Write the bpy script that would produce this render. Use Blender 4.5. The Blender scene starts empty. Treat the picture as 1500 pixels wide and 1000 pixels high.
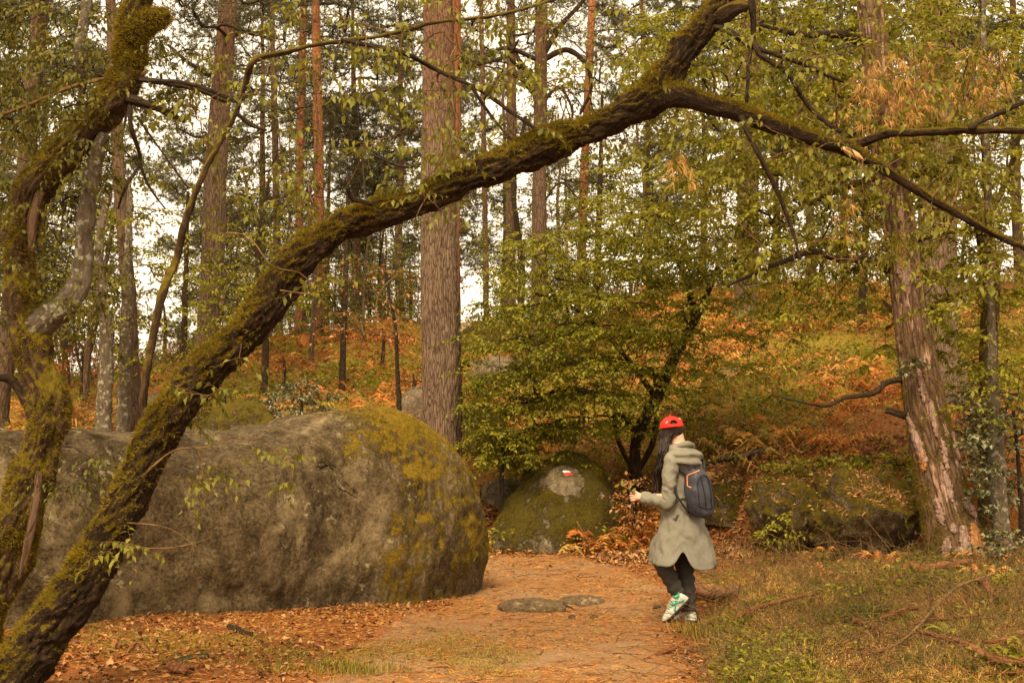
import bpy, bmesh, math, random
import numpy as np
from mathutils import Vector, Matrix
from mathutils.bvhtree import BVHTree

RNG = np.random.default_rng(7)
random.seed(7)
SC = bpy.context.scene
COL = SC.collection
R = math.radians

# ------------------------------------------------------------------ camera
FPX, CXP, CYP = 2000.0, 750.0, 500.0          # focal length and centre in photo pixels
EYE = 1.6
PITCH = math.atan(124.0 / FPX)
cam_d = bpy.data.cameras.new('camera')
cam = bpy.data.objects.new('camera', cam_d)
COL.objects.link(cam)
cam.location = (0, 0, EYE)
cam.rotation_euler = (R(90) + PITCH, 0, 0)
cam_d.sensor_width = 36.0
cam_d.lens = 36.0 * FPX / 1500.0
cam_d.clip_start = 0.1
cam_d.clip_end = 3000.0
SC.camera = cam

# ------------------------------------------------------------------ sky, sun, exposure
SUN_EL, SUN_AZ = R(50), R(192)                # azimuth clockwise from +Y
world = bpy.data.worlds.new('World')
SC.world = world
world.use_nodes = True
wn, wl = world.node_tree.nodes, world.node_tree.links
wn.clear()
w_out = wn.new('ShaderNodeOutputWorld')
w_bg = wn.new('ShaderNodeBackground')
w_sky = wn.new('ShaderNodeTexSky')
w_sky.sky_type = 'NISHITA'
w_sky.sun_disc = False
w_sky.sun_elevation = SUN_EL
w_sky.sun_rotation = SUN_AZ
w_mix = wn.new('ShaderNodeMix')
w_mix.data_type = 'RGBA'
w_tc = wn.new('ShaderNodeTexCoord')
w_no = wn.new('ShaderNodeTexNoise')
w_no.inputs['Scale'].default_value = 2.5
w_no.inputs['Detail'].default_value = 4.0
w_rp = wn.new('ShaderNodeValToRGB')
w_rp.color_ramp.elements[0].position = 0.3
w_rp.color_ramp.elements[0].color = (9.4, 7.7, 5.4, 1)      # overcast cloud layer
w_rp.color_ramp.elements[1].position = 0.7
w_rp.color_ramp.elements[1].color = (11.0, 9.2, 6.7, 1)
wl.new(w_tc.outputs['Generated'], w_no.inputs['Vector'])
wl.new(w_no.outputs['Fac'], w_rp.inputs['Fac'])
w_mix.inputs[0].default_value = 0.93
wl.new(w_sky.outputs['Color'], w_mix.inputs[6])
wl.new(w_rp.outputs['Color'], w_mix.inputs[7])
wl.new(w_mix.outputs[2], w_bg.inputs['Color'])
w_bg.inputs['Strength'].default_value = 0.10
wl.new(w_bg.outputs['Background'], w_out.inputs['Surface'])

sun_d = bpy.data.lights.new('sun', 'SUN')
sun = bpy.data.objects.new('sun', sun_d)
COL.objects.link(sun)
sun_d.energy = 3.5
sun_d.angle = R(22)
sun_d.color = (1.0, 0.82, 0.56)
_sd = Vector((math.sin(SUN_AZ) * math.cos(SUN_EL), math.cos(SUN_AZ) * math.cos(SUN_EL), math.sin(SUN_EL)))
sun.rotation_euler = _sd.to_track_quat('Z', 'Y').to_euler()
sun.location = (-5, -5, 30)

vs = SC.view_settings
vs.view_transform = 'Standard'
vs.look = 'None'
vs.exposure = 0.95
vs.gamma = 1.0
vs.use_curve_mapping = False
SC.cycles.max_bounces = 6
SC.cycles.diffuse_bounces = 3
SC.cycles.glossy_bounces = 2
SC.cycles.transmission_bounces = 3

# ------------------------------------------------------------------ helpers: projection, noise
_c, _s = math.cos(PITCH), math.sin(PITCH)

def P(px, py, d):
    """World point seen at photo pixel (px, py) at ground distance d ahead of the camera."""
    rx, rz = (px - CXP) / FPX, (CYP - py) / FPX
    y = _c - _s * rz
    z = _s + _c * rz
    k = d / y
    return np.array([rx * k, d, EYE + z * k])

def pxm(px, d):
    return px * d / FPX

_perm = np.random.default_rng(3).permutation(256)
_perm = np.concatenate([_perm, _perm, _perm])
_grad = np.random.default_rng(4).normal(size=(256, 3))
_grad /= np.linalg.norm(_grad, axis=1)[:, None]

def perlin(p):
    p = np.asarray(p, float)
    i = np.floor(p).astype(int)
    f = p - i
    i &= 255
    u = f * f * f * (f * (f * 6 - 15) + 10)
    out = np.zeros(len(p))
    for dx in (0, 1):
        wx = u[:, 0] if dx else 1 - u[:, 0]
        for dy in (0, 1):
            wy = u[:, 1] if dy else 1 - u[:, 1]
            for dz in (0, 1):
                wz = u[:, 2] if dz else 1 - u[:, 2]
                h = _perm[_perm[_perm[(i[:, 0] + dx) & 255] + ((i[:, 1] + dy) & 255)] + ((i[:, 2] + dz) & 255)]
                g = _grad[h]
                dd = g[:, 0] * (f[:, 0] - dx) + g[:, 1] * (f[:, 1] - dy) + g[:, 2] * (f[:, 2] - dz)
                out += wx * wy * wz * dd
    return out * 1.5

def fbm(p, octs=4, gain=0.5):
    p = np.asarray(p, float)
    a, t = 1.0, np.zeros(len(p))
    for k in range(octs):
        t += a * perlin(p * (2.0 ** k) + 17.3 * k)
        a *= gain
    return t

def n2(x, y, sc, seed=0.0, octs=3):
    x = np.asarray(x, float); y = np.asarray(y, float)
    sh = np.broadcast(x, y).shape
    X, Y = np.broadcast_to(x, sh).ravel(), np.broadcast_to(y, sh).ravel()
    return fbm(np.stack([X * sc + seed, Y * sc - seed * 1.7, np.full(X.shape, seed * 0.37)], 1), octs).reshape(sh)

def S(a, b, x):
    t = np.clip((np.asarray(x, float) - a) / (b - a), 0, 1)
    return t * t * (3 - 2 * t)

def unit(v):
    v = np.asarray(v, float)
    return v / np.maximum(np.linalg.norm(v, axis=-1, keepdims=True), 1e-9)

# ------------------------------------------------------------------ terrain
PATH_Y = np.array([2.0, 8.5, 10.5, 12.5, 14.5, 15.6, 16.4, 17.0])
PATH_L = np.array([-1.5, -1.45, -1.25, -0.75, -0.9, -1.6, -2.2, -2.6])
PATH_R = np.array([1.1, 1.15, 1.40, 1.62, 1.55, 1.35, 1.0, 0.6])

def path_in(x, y):
    """Signed distance-like measure: > 0 inside the path, < 0 outside."""
    x = np.asarray(x, float); y = np.asarray(y, float)
    l = np.interp(y, PATH_Y, PATH_L); r = np.interp(y, PATH_Y, PATH_R)
    w = 0.22 * n2(x, y, 1.1, 5.0)
    d = np.minimum(x - l, r - x) + w
    return np.minimum(d, 16.75 - y + w)

def terrain(x, y):
    x = np.asarray(x, float); y = np.asarray(y, float)
    y0 = 17.2 + 0.35 * n2(x, np.zeros_like(x), 0.5, 2.0, 2) - 1.3 * S(1.9, 3.6, x) - 2.0 * S(-1.6, -3.2, x)
    t = y - y0
    emb = (0.72 + 0.33 * S(1.8, 3.2, x)) * S(0, 2.3 - 1.0 * S(1.8, 3.0, x), t)
    sl = 0.115 + 0.10 * S(-12, -0.5, x) + 0.015 * S(2, 8, x)
    yc = 34.0 + 0.0 * x
    t1 = np.clip(y - (y0 + 1.2), 0, None)
    tc = yc - (y0 + 1.2)
    up = sl * np.minimum(t1, tc)
    past = np.clip(y - yc, 0, None)
    down = -0.07 * np.minimum(past, 60) * S(0, 12, past)
    z = emb + up + down
    z = z + 0.20 * S(1.7, 4.0, x) * S(4, 9, y)                      # right verge a little higher
    z = z + 0.10 * S(-1.2, -2.6, x) * S(4, 9, y) * (1 - S(10, 12, y))
    lump = 0.10 + 0.25 * S(0.5, 6, t)
    z = z + lump * n2(x, y, 0.35, 1.0, 3) * S(0.0, 0.7, np.abs(x) * 0.2 + np.clip(t, 0, 3) * 0.4 + 0.1)
    z = z + 0.075 * S(1.5, 2.6, x) * S(4, 9, y) * (1 - S(14.5, 16, y)) * n2(x, y, 1.25, 4.4, 3)
    z = z + 0.018 * n2(x, y, 2.6, 9.0, 2) + 0.012 * n2(x, y, 7.0, 3.0, 2)
    return z

def tz(x, y):
    return float(terrain(np.array([x]), np.array([y]))[0])

def G(px, py, dmax=60.0):
    """World point where the view ray through a photo pixel meets the ground."""
    ds = np.arange(5.0, dmax, 0.02)
    a = P(px, py, 1.0) - np.array([0, 0, EYE])
    pts = np.array([0, 0, EYE]) + a[None, :] * ds[:, None]
    h = terrain(pts[:, 0], pts[:, 1])
    hit = np.nonzero(pts[:, 2] <= h)[0]
    k = hit[0] if len(hit) else len(ds) - 1
    return np.array([pts[k, 0], pts[k, 1], h[k]])

# ------------------------------------------------------------------ helpers: meshes
def mesh_np(name, v, quads=None, tris=None, attrs=None, smooth=False):
    me = bpy.data.meshes.new(name)
    v = np.asarray(v, np.float32)
    q = np.zeros((0, 4), np.int32) if quads is None else np.asarray(quads, np.int32).reshape(-1, 4)
    t = np.zeros((0, 3), np.int32) if tris is None else np.asarray(tris, np.int32).reshape(-1, 3)
    nq, nt = len(q), len(t)
    me.vertices.add(len(v))
    me.vertices.foreach_set('co', v.ravel())
    loops = np.concatenate([q.ravel(), t.ravel()]).astype(np.int32)
    me.loops.add(len(loops))
    me.loops.foreach_set('vertex_index', loops)
    starts = np.concatenate([np.arange(nq) * 4, nq * 4 + np.arange(nt) * 3]).astype(np.int32)
    me.polygons.add(nq + nt)
    me.polygons.foreach_set('loop_start', starts)
    me.update(calc_edges=True)
    if smooth:
        me.polygons.foreach_set('use_smooth', np.ones(nq + nt, bool))
    for k, a in (attrs or {}).items():
        a = np.asarray(a, np.float32)
        if a.ndim == 1:
            at = me.attributes.new(k, 'FLOAT', 'POINT')
            at.data.foreach_set('value', a)
        else:
            at = me.attributes.new(k, 'FLOAT_VECTOR', 'POINT')
            at.data.foreach_set('vector', a.ravel())
    me.validate(verbose=False)
    return me

class MB:
    """Collects vertices and faces with attributes, then becomes one mesh object."""
    def __init__(self):
        self.v, self.q, self.t, self.a, self.n = [], [], [], {}, 0
    def add(self, v, quads=None, tris=None, **attrs):
        v = np.asarray(v, float).reshape(-1, 3)
        self.v.append(v)
        if quads is not None and len(quads): self.q.append(np.asarray(quads).reshape(-1, 4) + self.n)
        if tris is not None and len(tris): self.t.append(np.asarray(tris).reshape(-1, 3) + self.n)
        for k, x in attrs.items():
            self.a.setdefault(k, []).append(np.asarray(x, float))
        self.n += len(v)
    def mesh(self, name, smooth=False):
        v = np.concatenate(self.v) if self.v else np.zeros((0, 3))
        q = np.concatenate(self.q) if self.q else None
        t = np.concatenate(self.t) if self.t else None
        return mesh_np(name, v, q, t, {k: np.concatenate(x) for k, x in self.a.items()}, smooth)
    def build(self, name, m, parent=None, smooth=False):
        return link(name, self.mesh(name, smooth), m, parent)

def link(name, me, m=None, parent=None, loc=None):
    o = bpy.data.objects.new(name, me)
    COL.objects.link(o)
    if m is not None and me is not None:
        me.materials.clear()
        me.materials.append(m)
    if parent is not None:
        o.parent = parent
        o.matrix_parent_inverse = Matrix.Translation(-parent.location)
    if loc is not None:
        o.location = loc
    return o

def tag(o, label=None, cat=None, group=None, kind=None):
    if label: o['label'] = label
    if cat: o['category'] = cat
    if group: o['group'] = group
    if kind: o['kind'] = kind
    return o

def thing(name, label, cat, loc, group=None):
    o = bpy.data.objects.new(name, None)
    o.empty_display_size = 0.2
    COL.objects.link(o)
    o.location = [float(k) for k in loc]
    return tag(o, label, cat, group)

def stuff(o):
    o['kind'] = 'stuff'
    return o

def copy_tree(o, loc=None, rz=None, sc=None, label=None):
    c = o.copy(); COL.objects.link(c)
    if loc is not None: c.location = [float(k) for k in loc]
    if rz is not None: c.rotation_euler = (0, 0, rz)
    if sc is not None: c.scale = (sc, sc, sc)
    if label: c['label'] = label
    for ch in o.children:
        d = ch.copy(); COL.objects.link(d); d.parent = c
        for g in ch.children:
            e = g.copy(); COL.objects.link(e); e.parent = d
    return c

def catmull(pts, n):
    pts = np.asarray(pts, float)
    k = len(pts)
    ext = np.vstack([2 * pts[0] - pts[1], pts, 2 * pts[-1] - pts[-2]])
    seg = np.linalg.norm(np.diff(pts[:, :3], axis=0), axis=1)
    cum = np.concatenate([[0], np.cumsum(seg)])
    s = np.linspace(0, cum[-1], n)
    i = np.clip(np.searchsorted(cum, s, 'right') - 1, 0, k - 2)
    t = ((s - cum[i]) / np.maximum(seg[i], 1e-9))[:, None]
    p0, p1, p2, p3 = ext[i], ext[i + 1], ext[i + 2], ext[i + 3]
    return 0.5 * (2 * p1 + (p2 - p0) * t + (2 * p0 - 5 * p1 + 4 * p2 - p3) * t ** 2 + (3 * p1 - p0 - 3 * p2 + p3) * t ** 3)

def frames(c):
    tn = unit(np.gradient(c, axis=0))
    ref = np.array([0, 0, 1.0]) if abs(tn[0, 2]) < 0.8 else np.array([0, 1.0, 0])
    u = ref - tn[0] * (ref @ tn[0]); u /= np.linalg.norm(u)
    us = [u]
    for k in range(1, len(c)):
        u = us[-1] - tn[k] * (us[-1] @ tn[k])
        u /= max(np.linalg.norm(u), 1e-9)
        us.append(u)
    us = np.array(us)
    return tn, us, np.cross(tn, us)

def tube(mb, c, r, seg=8, disp=None, caps=True, off=0.0):
    """Tube along the centre line c with radii r; disp(bark coordinates, angle, length, radius) moves the skin."""
    c = np.asarray(c, float); r = np.asarray(r, float)
    n = len(c)
    tn, us, vs_ = frames(c)
    ang = np.linspace(0, 2 * np.pi, seg, endpoint=False)
    ca, sa = np.cos(ang), np.sin(ang)
    ln = np.concatenate([[0], np.cumsum(np.linalg.norm(np.diff(c, axis=0), axis=1))]) + off
    dirs = us[:, None, :] * ca[None, :, None] + vs_[:, None, :] * sa[None, :, None]
    bark = np.stack([(r[:, None] * ca), (r[:, None] * sa), np.repeat(ln[:, None], seg, 1)], 2).reshape(-1, 3)
    rr = np.repeat(r[:, None], seg, 1)
    if disp is not None:
        rr = rr + disp(bark, np.tile(ang, n), np.repeat(ln, seg), np.repeat(r, seg)).reshape(n, seg)
    v = (c[:, None, :] + dirs * rr[:, :, None]).reshape(-1, 3)
    k = np.arange(n - 1)[:, None] * seg
    j = np.arange(seg)[None, :]
    j2 = (j + 1) % seg
    q = np.stack([k + j, k + j2, k + seg + j2, k + seg + j], 2).reshape(-1, 4)
    t = None
    if caps:
        v = np.vstack([v, c[:1], c[-1:]])
        bark = np.vstack([bark, [[0, 0, ln[0]], [0, 0, ln[-1]]]])
        jj = np.arange(seg); j3 = (jj + 1) % seg
        a = np.stack([np.full(seg, n * seg), j3, jj], 1)
        b = np.stack([np.full(seg, n * seg + 1), (n - 1) * seg + jj, (n - 1) * seg + j3], 1)
        t = np.concatenate([a, b])
    mb.add(v, q, t, bark=bark)

def batch_tubes(mb, Pn, Rn, seg=3):
    """Many thin tubes at once: Pn (N,K,3) centre lines, Rn (N,K) radii."""
    Pn = np.asarray(Pn, float); Rn = np.asarray(Rn, float)
    N, K = Pn.shape[:2]
    if N == 0: return
    tn = unit(np.gradient(Pn, axis=1))
    ref = np.where(np.abs(tn[..., 2:3]) < 0.9, np.array([0, 0, 1.0]), np.array([1.0, 0, 0]))
    u = unit(np.cross(tn, ref)); w = np.cross(tn, u)
    ang = np.linspace(0, 2 * np.pi, seg, endpoint=False)
    v = Pn[:, :, None, :] + Rn[:, :, None, None] * (u[:, :, None, :] * np.cos(ang)[None, None, :, None] + w[:, :, None, :] * np.sin(ang)[None, None, :, None])
    base = (np.arange(N)[:, None, None] * K + np.arange(K - 1)[None, :, None]) * seg
    j = np.arange(seg)[None, None, :]; j2 = (j + 1) % seg
    q = np.stack([base + j, base + j2, base + seg + j2, base + seg + j], 3).reshape(-1, 4)
    v = v.reshape(-1, 3)
    mb.add(v, q, bark=v.copy())

def px_line(pts, d):
    """Photo-pixel polyline (px, py, width px[, depth]) -> world centre line and radii."""
    c, r = [], []
    for k, p in enumerate(pts):
        dd = p[3] if len(p) > 3 else (d if np.isscalar(d) else d[0] + (d[1] - d[0]) * k / (len(pts) - 1))
        c.append(P(p[0], p[1], dd)); r.append(pxm(p[2], dd) / 2)
    return np.array(c), np.array(r)

def smooth_line(c, r, step):
    L = np.sum(np.linalg.norm(np.diff(c, axis=0), axis=1))
    n = max(4, int(L / step))
    o = catmull(np.hstack([c, np.asarray(r)[:, None]]), n)
    return o[:, :3], np.maximum(o[:, 3], 0.001)

def rand_dirs(n, rng=RNG):
    return unit(rng.normal(size=(n, 3)))

# leaf: folded blade with a drooping tip; five vertices, four triangles
def leaves(mb, pos, dirv, nrm, L, W, droop=0.15, rnd=None, fold=0.25, rng=RNG):
    pos = np.asarray(pos, float); n = len(pos)
    if n == 0: return
    d = unit(dirv); nr = np.asarray(nrm, float)
    s = unit(np.cross(d, nr)); nr = np.cross(s, d)
    L = np.broadcast_to(np.asarray(L, float), (n,))[:, None]; W = np.broadcast_to(np.asarray(W, float), (n,))[:, None]
    b = pos
    m = pos + d * L * 0.45 - nr * W * fold * 0.4
    l = pos + d * L * 0.40 - s * W * 0.5 + nr * W * fold
    r = pos + d * L * 0.50 + s * W * 0.5 + nr * W * fold
    t = pos + d * L - nr * L * droop
    v = np.stack([b, l, r, t, m], 1).reshape(-1, 3)
    k = np.arange(n)[:, None] * 5
    tr = np.concatenate([k + [0, 2, 4], k + [2, 3, 4], k + [3, 1, 4], k + [1, 0, 4]], 1).reshape(-1, 3)
    if rnd is None: rnd = rng.random(n)
    mb.add(v, None, tr, rnd=np.repeat(rnd, 5))

def oval_leaf(L, W, curl, twist, rnd, n=6):
    """A single broader leaf: pointed oval of two folded halves with a wavy edge, base at the origin, along +X."""
    t = np.linspace(0, 1, n)
    w = W * 0.5 * np.sin(np.pi * t ** 0.8) ** 0.8; w[0] = W * 0.04; w[-1] = 0.0005
    z = curl * L * np.sin(t * np.pi * 0.9) - 0.25 * curl * L * t
    e = 0.10 * W * np.sin(t * 9 + rnd * 20)
    mid = np.stack([t * L, twist * L * t ** 2, z], 1)
    l = mid + np.stack([np.zeros(n), -w, 0.45 * w + e], 1); r = mid + np.stack([np.zeros(n), w, 0.45 * w - e], 1)
    v = np.concatenate([mid, l, r]); i = np.arange(n - 1)
    q = np.concatenate([np.stack([n + i, i, i + 1, n + i + 1], 1), np.stack([i, 2 * n + i, 2 * n + i + 1, i + 1], 1)])
    mb = MB(); mb.add(v, q, rnd=np.full(len(v), rnd))
    return mb.mesh('leaf')

# narrow blade (grass, needle): one triangle or bent strip
def blades(mb, pos, tip, width, rnd=None, bend=None, rng=RNG):
    pos = np.asarray(pos, float); n = len(pos)
    if n == 0: return
    d = tip - pos
    s = unit(np.cross(d, rand_dirs(n, rng))) * (np.broadcast_to(np.asarray(width, float), (n,))[:, None] * 0.5)
    if rnd is None: rnd = rng.random(n)
    if bend is None:
        v = np.stack([pos - s, pos + s, tip], 1).reshape(-1, 3)
        k = np.arange(n)[:, None] * 3
        mb.add(v, None, k + [0, 1, 2], rnd=np.repeat(rnd, 3))
    else:
        mid = pos + d * 0.55 + bend
        v = np.stack([pos - s, pos + s, mid - s * 0.7, mid + s * 0.7, tip], 1).reshape(-1, 3)
        k = np.arange(n)[:, None] * 5
        mb.add(v, k + [0, 1, 3, 2], k + [2, 3, 4], rnd=np.repeat(rnd, 5))

# ------------------------------------------------------------------ materials
class NT:
    def __init__(self, name, rough=0.85, spec=0.25):
        self.m = bpy.data.materials.new(name)
        self.m.use_nodes = True
        self.n, self.l = self.m.node_tree.nodes, self.m.node_tree.links
        self.b = self.n['Principled BSDF']
        self.b.inputs['Roughness'].default_value = rough
        self.b.inputs['Specular IOR Level'].default_value = spec
    def attr(self, name, out='Vector'):
        a = self.n.new('ShaderNodeAttribute'); a.attribute_name = name
        return a.outputs[out]
    def obj(self):
        return self.n.new('ShaderNodeTexCoord').outputs['Object']
    def pos(self):
        return self.n.new('ShaderNodeNewGeometry').outputs['Position']
    def nz(self):
        s = self.n.new('ShaderNodeSeparateXYZ')
        self.l.new(self.n.new('ShaderNodeNewGeometry').outputs['Normal'], s.inputs[0])
        return s.outputs[2]
    def sep(self, v, i):
        s = self.n.new('ShaderNodeSeparateXYZ'); self.l.new(v, s.inputs[0])
        return s.outputs[i]
    def scale(self, v, s):
        m = self.n.new('ShaderNodeMapping'); self.l.new(v, m.inputs['Vector'])
        m.inputs['Scale'].default_value = s
        return m.outputs[0]
    def noise(self, v, sc, det=5, rough=0.6, dist=0.0):
        t = self.n.new('ShaderNodeTexNoise')
        if v is not None: self.l.new(v, t.inputs['Vector'])
        t.inputs['Scale'].default_value = sc; t.inputs['Detail'].default_value = det
        t.inputs['Roughness'].default_value = rough; t.inputs['Distortion'].default_value = dist
        return t.outputs['Fac']
    def voro(self, v, sc, feat='F1', out='Distance'):
        t = self.n.new('ShaderNodeTexVoronoi'); t.feature = feat
        if v is not None: self.l.new(v, t.inputs['Vector'])
        t.inputs['Scale'].default_value = sc
        return t.outputs[out]
    def wrap(self, v, amt, sc):
        t = self.n.new('ShaderNodeTexNoise'); self.l.new(v, t.inputs['Vector']); t.inputs['Scale'].default_value = sc
        t.inputs['Detail'].default_value = 3
        a = self.n.new('ShaderNodeVectorMath'); a.operation = 'SCALE'; self.l.new(t.outputs['Color'], a.inputs[0]); a.inputs['Scale'].default_value = amt
        b = self.n.new('ShaderNodeVectorMath'); b.operation = 'ADD'; self.l.new(v, b.inputs[0]); self.l.new(a.outputs[0], b.inputs[1])
        return b.outputs[0]
    def ramp(self, f, stops, interp='LINEAR'):
        r = self.n.new('ShaderNodeValToRGB'); r.color_ramp.interpolation = interp
        e = r.color_ramp.elements
        while len(e) < len(stops): e.new(0.5)
        for k, (p, c) in enumerate(stops):
            e[k].position = p
            e[k].color = (c, c, c, 1) if np.isscalar(c) else (*c, 1)
        self.l.new(f, r.inputs[0])
        return r.outputs[0]
    def math(self, op, a, b=None, clamp=False):
        m = self.n.new('ShaderNodeMath'); m.operation = op; m.use_clamp = clamp
        for k, x in enumerate((a, b)):
            if x is None: continue
            if np.isscalar(x): m.inputs[k].default_value = x
            else: self.l.new(x, m.inputs[k])
        return m.outputs[0]
    def mix(self, f, a, b, mode='MIX'):
        m = self.n.new('ShaderNodeMix'); m.data_type = 'RGBA'; m.blend_type = mode
        for s, x in ((0, f), (6, a), (7, b)):
            if np.isscalar(x): m.inputs[s].default_value = x
            elif isinstance(x, tuple): m.inputs[s].default_value = (*x, 1)
            else: self.l.new(x, m.inputs[s])
        return m.outputs[2]
    def color(self, c):
        if isinstance(c, tuple): self.b.inputs['Base Color'].default_value = (*c, 1)
        else: self.l.new(c, self.b.inputs['Base Color'])
    def bump(self, h, strength=0.6, dist=0.02):
        b = self.n.new('ShaderNodeBump'); b.inputs['Strength'].default_value = strength; b.inputs['Distance'].default_value = dist
        self.l.new(h, b.inputs['Height']); self.l.new(b.outputs[0], self.b.inputs['Normal'])
    def translucent(self, amt, col):
        t = self.n.new('ShaderNodeBsdfTranslucent')
        if isinstance(col, tuple): t.inputs['Color'].default_value = (*col, 1)
        else: self.l.new(col, t.inputs['Color'])
        x = self.n.new('ShaderNodeMixShader'); x.inputs[0].default_value = amt
        self.l.new(self.b.outputs[0], x.inputs[1]); self.l.new(t.outputs[0], x.inputs[2])
        self.l.new(x.outputs[0], self.n['Material Output'].inputs['Surface'])

def leaf_mat(name, cols, trans=0.35, rough=0.55, spec=0.3):
    k = NT(name, rough, spec)
    c = k.ramp(k.attr('rnd', 'Fac'), [(i / (len(cols) - 1), x) for i, x in enumerate(cols)])
    k.color(c)
    k.translucent(trans, c)
    return k.m

def bark_mat(name, dark, mid, light, sc=14.0, stretch=0.25, moss=0.0, mosscol=(0.10, 0.085, 0.012), patches=None, lichen=0.0, upper=None, bump=1.0, plate=0.35):
    k = NT(name, 0.9, 0.15)
    co = k.attr('bark')
    st = k.scale(co, (1, 1, stretch))
    wv = k.wrap(k.wrap(st, 0.07, 6.0), 0.035, 22.0)
    edge = k.voro(wv, sc, 'DISTANCE_TO_EDGE')
    fine = k.noise(st, sc * 3.2, 9, 0.78)
    coarse = k.noise(wv, sc * 0.9, 9, 0.75)
    big = k.noise(co, 2.3, 4)
    f = k.math('ADD', k.math('MULTIPLY', k.ramp(edge, [(0.0, 0.0), (0.16, 1.0)]), plate), k.math('MULTIPLY', k.ramp(k.math('ADD', k.math('MULTIPLY', fine, 0.5), k.math('MULTIPLY', coarse, 0.5)), [(0.34, 0.0), (0.66, 1.0)]), 1.0 - plate))
    c = k.ramp(f, [(0.12, dark), (0.5, mid), (0.95, light)])
    c = k.mix(k.ramp(big, [(0.35, 0.0), (0.75, 0.5)]), c, k.mix(0.5, c, dark))
    if upper is not None:
        z0, z1, uc, ud = upper
        h = k.math('ADD', k.sep(co, 2), k.math('MULTIPLY', k.math('SUBTRACT', big, 0.5), 3.0))
        uf = k.n.new('ShaderNodeMapRange'); k.l.new(h, uf.inputs[0]); uf.inputs[1].default_value = z0; uf.inputs[2].default_value = z1
        c = k.mix(uf.outputs[0], c, k.ramp(f, [(0.12, ud), (0.8, uc)]))
    if patches is not None:
        pf = k.ramp(k.noise(k.scale(co, (1, 1, 0.18)), 15.0, 3), [(0.57, 0.0), (0.62, 1.0)])
        c = k.mix(pf, c, k.ramp(k.noise(co, 5.0), [(0.4, patches[0]), (0.6, patches[1])]))
    if lichen:
        lf = k.ramp(k.noise(co, 17.0, 4), [(0.60 - lichen * 0.1, 0.0), (0.66 - lichen * 0.1, 1.0)])
        c = k.mix(lf, c, (0.40, 0.37, 0.25))
    if moss:
        mf = k.math('ADD', k.math('MULTIPLY', k.nz(), 0.55), k.math('ADD', k.math('MULTIPLY', k.noise(co, 4.0, 5, 0.7), 0.7), k.math('MULTIPLY', k.noise(co, 24.0, 6, 0.8), 0.5)))
        mf = k.ramp(mf, [(max(0.02, 1.06 - moss), 0.0), (min(1.0, 1.16 - moss), 1.0)])
        mc = k.ramp(k.noise(co, 30.0, 4), [(0.3, tuple(x * 0.45 for x in mosscol)), (0.7, mosscol)])
        c = k.mix(mf, c, mc)
    k.color(c)
    k.bump(f, 1.0 * bump, 0.035)
    return k.m

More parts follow.
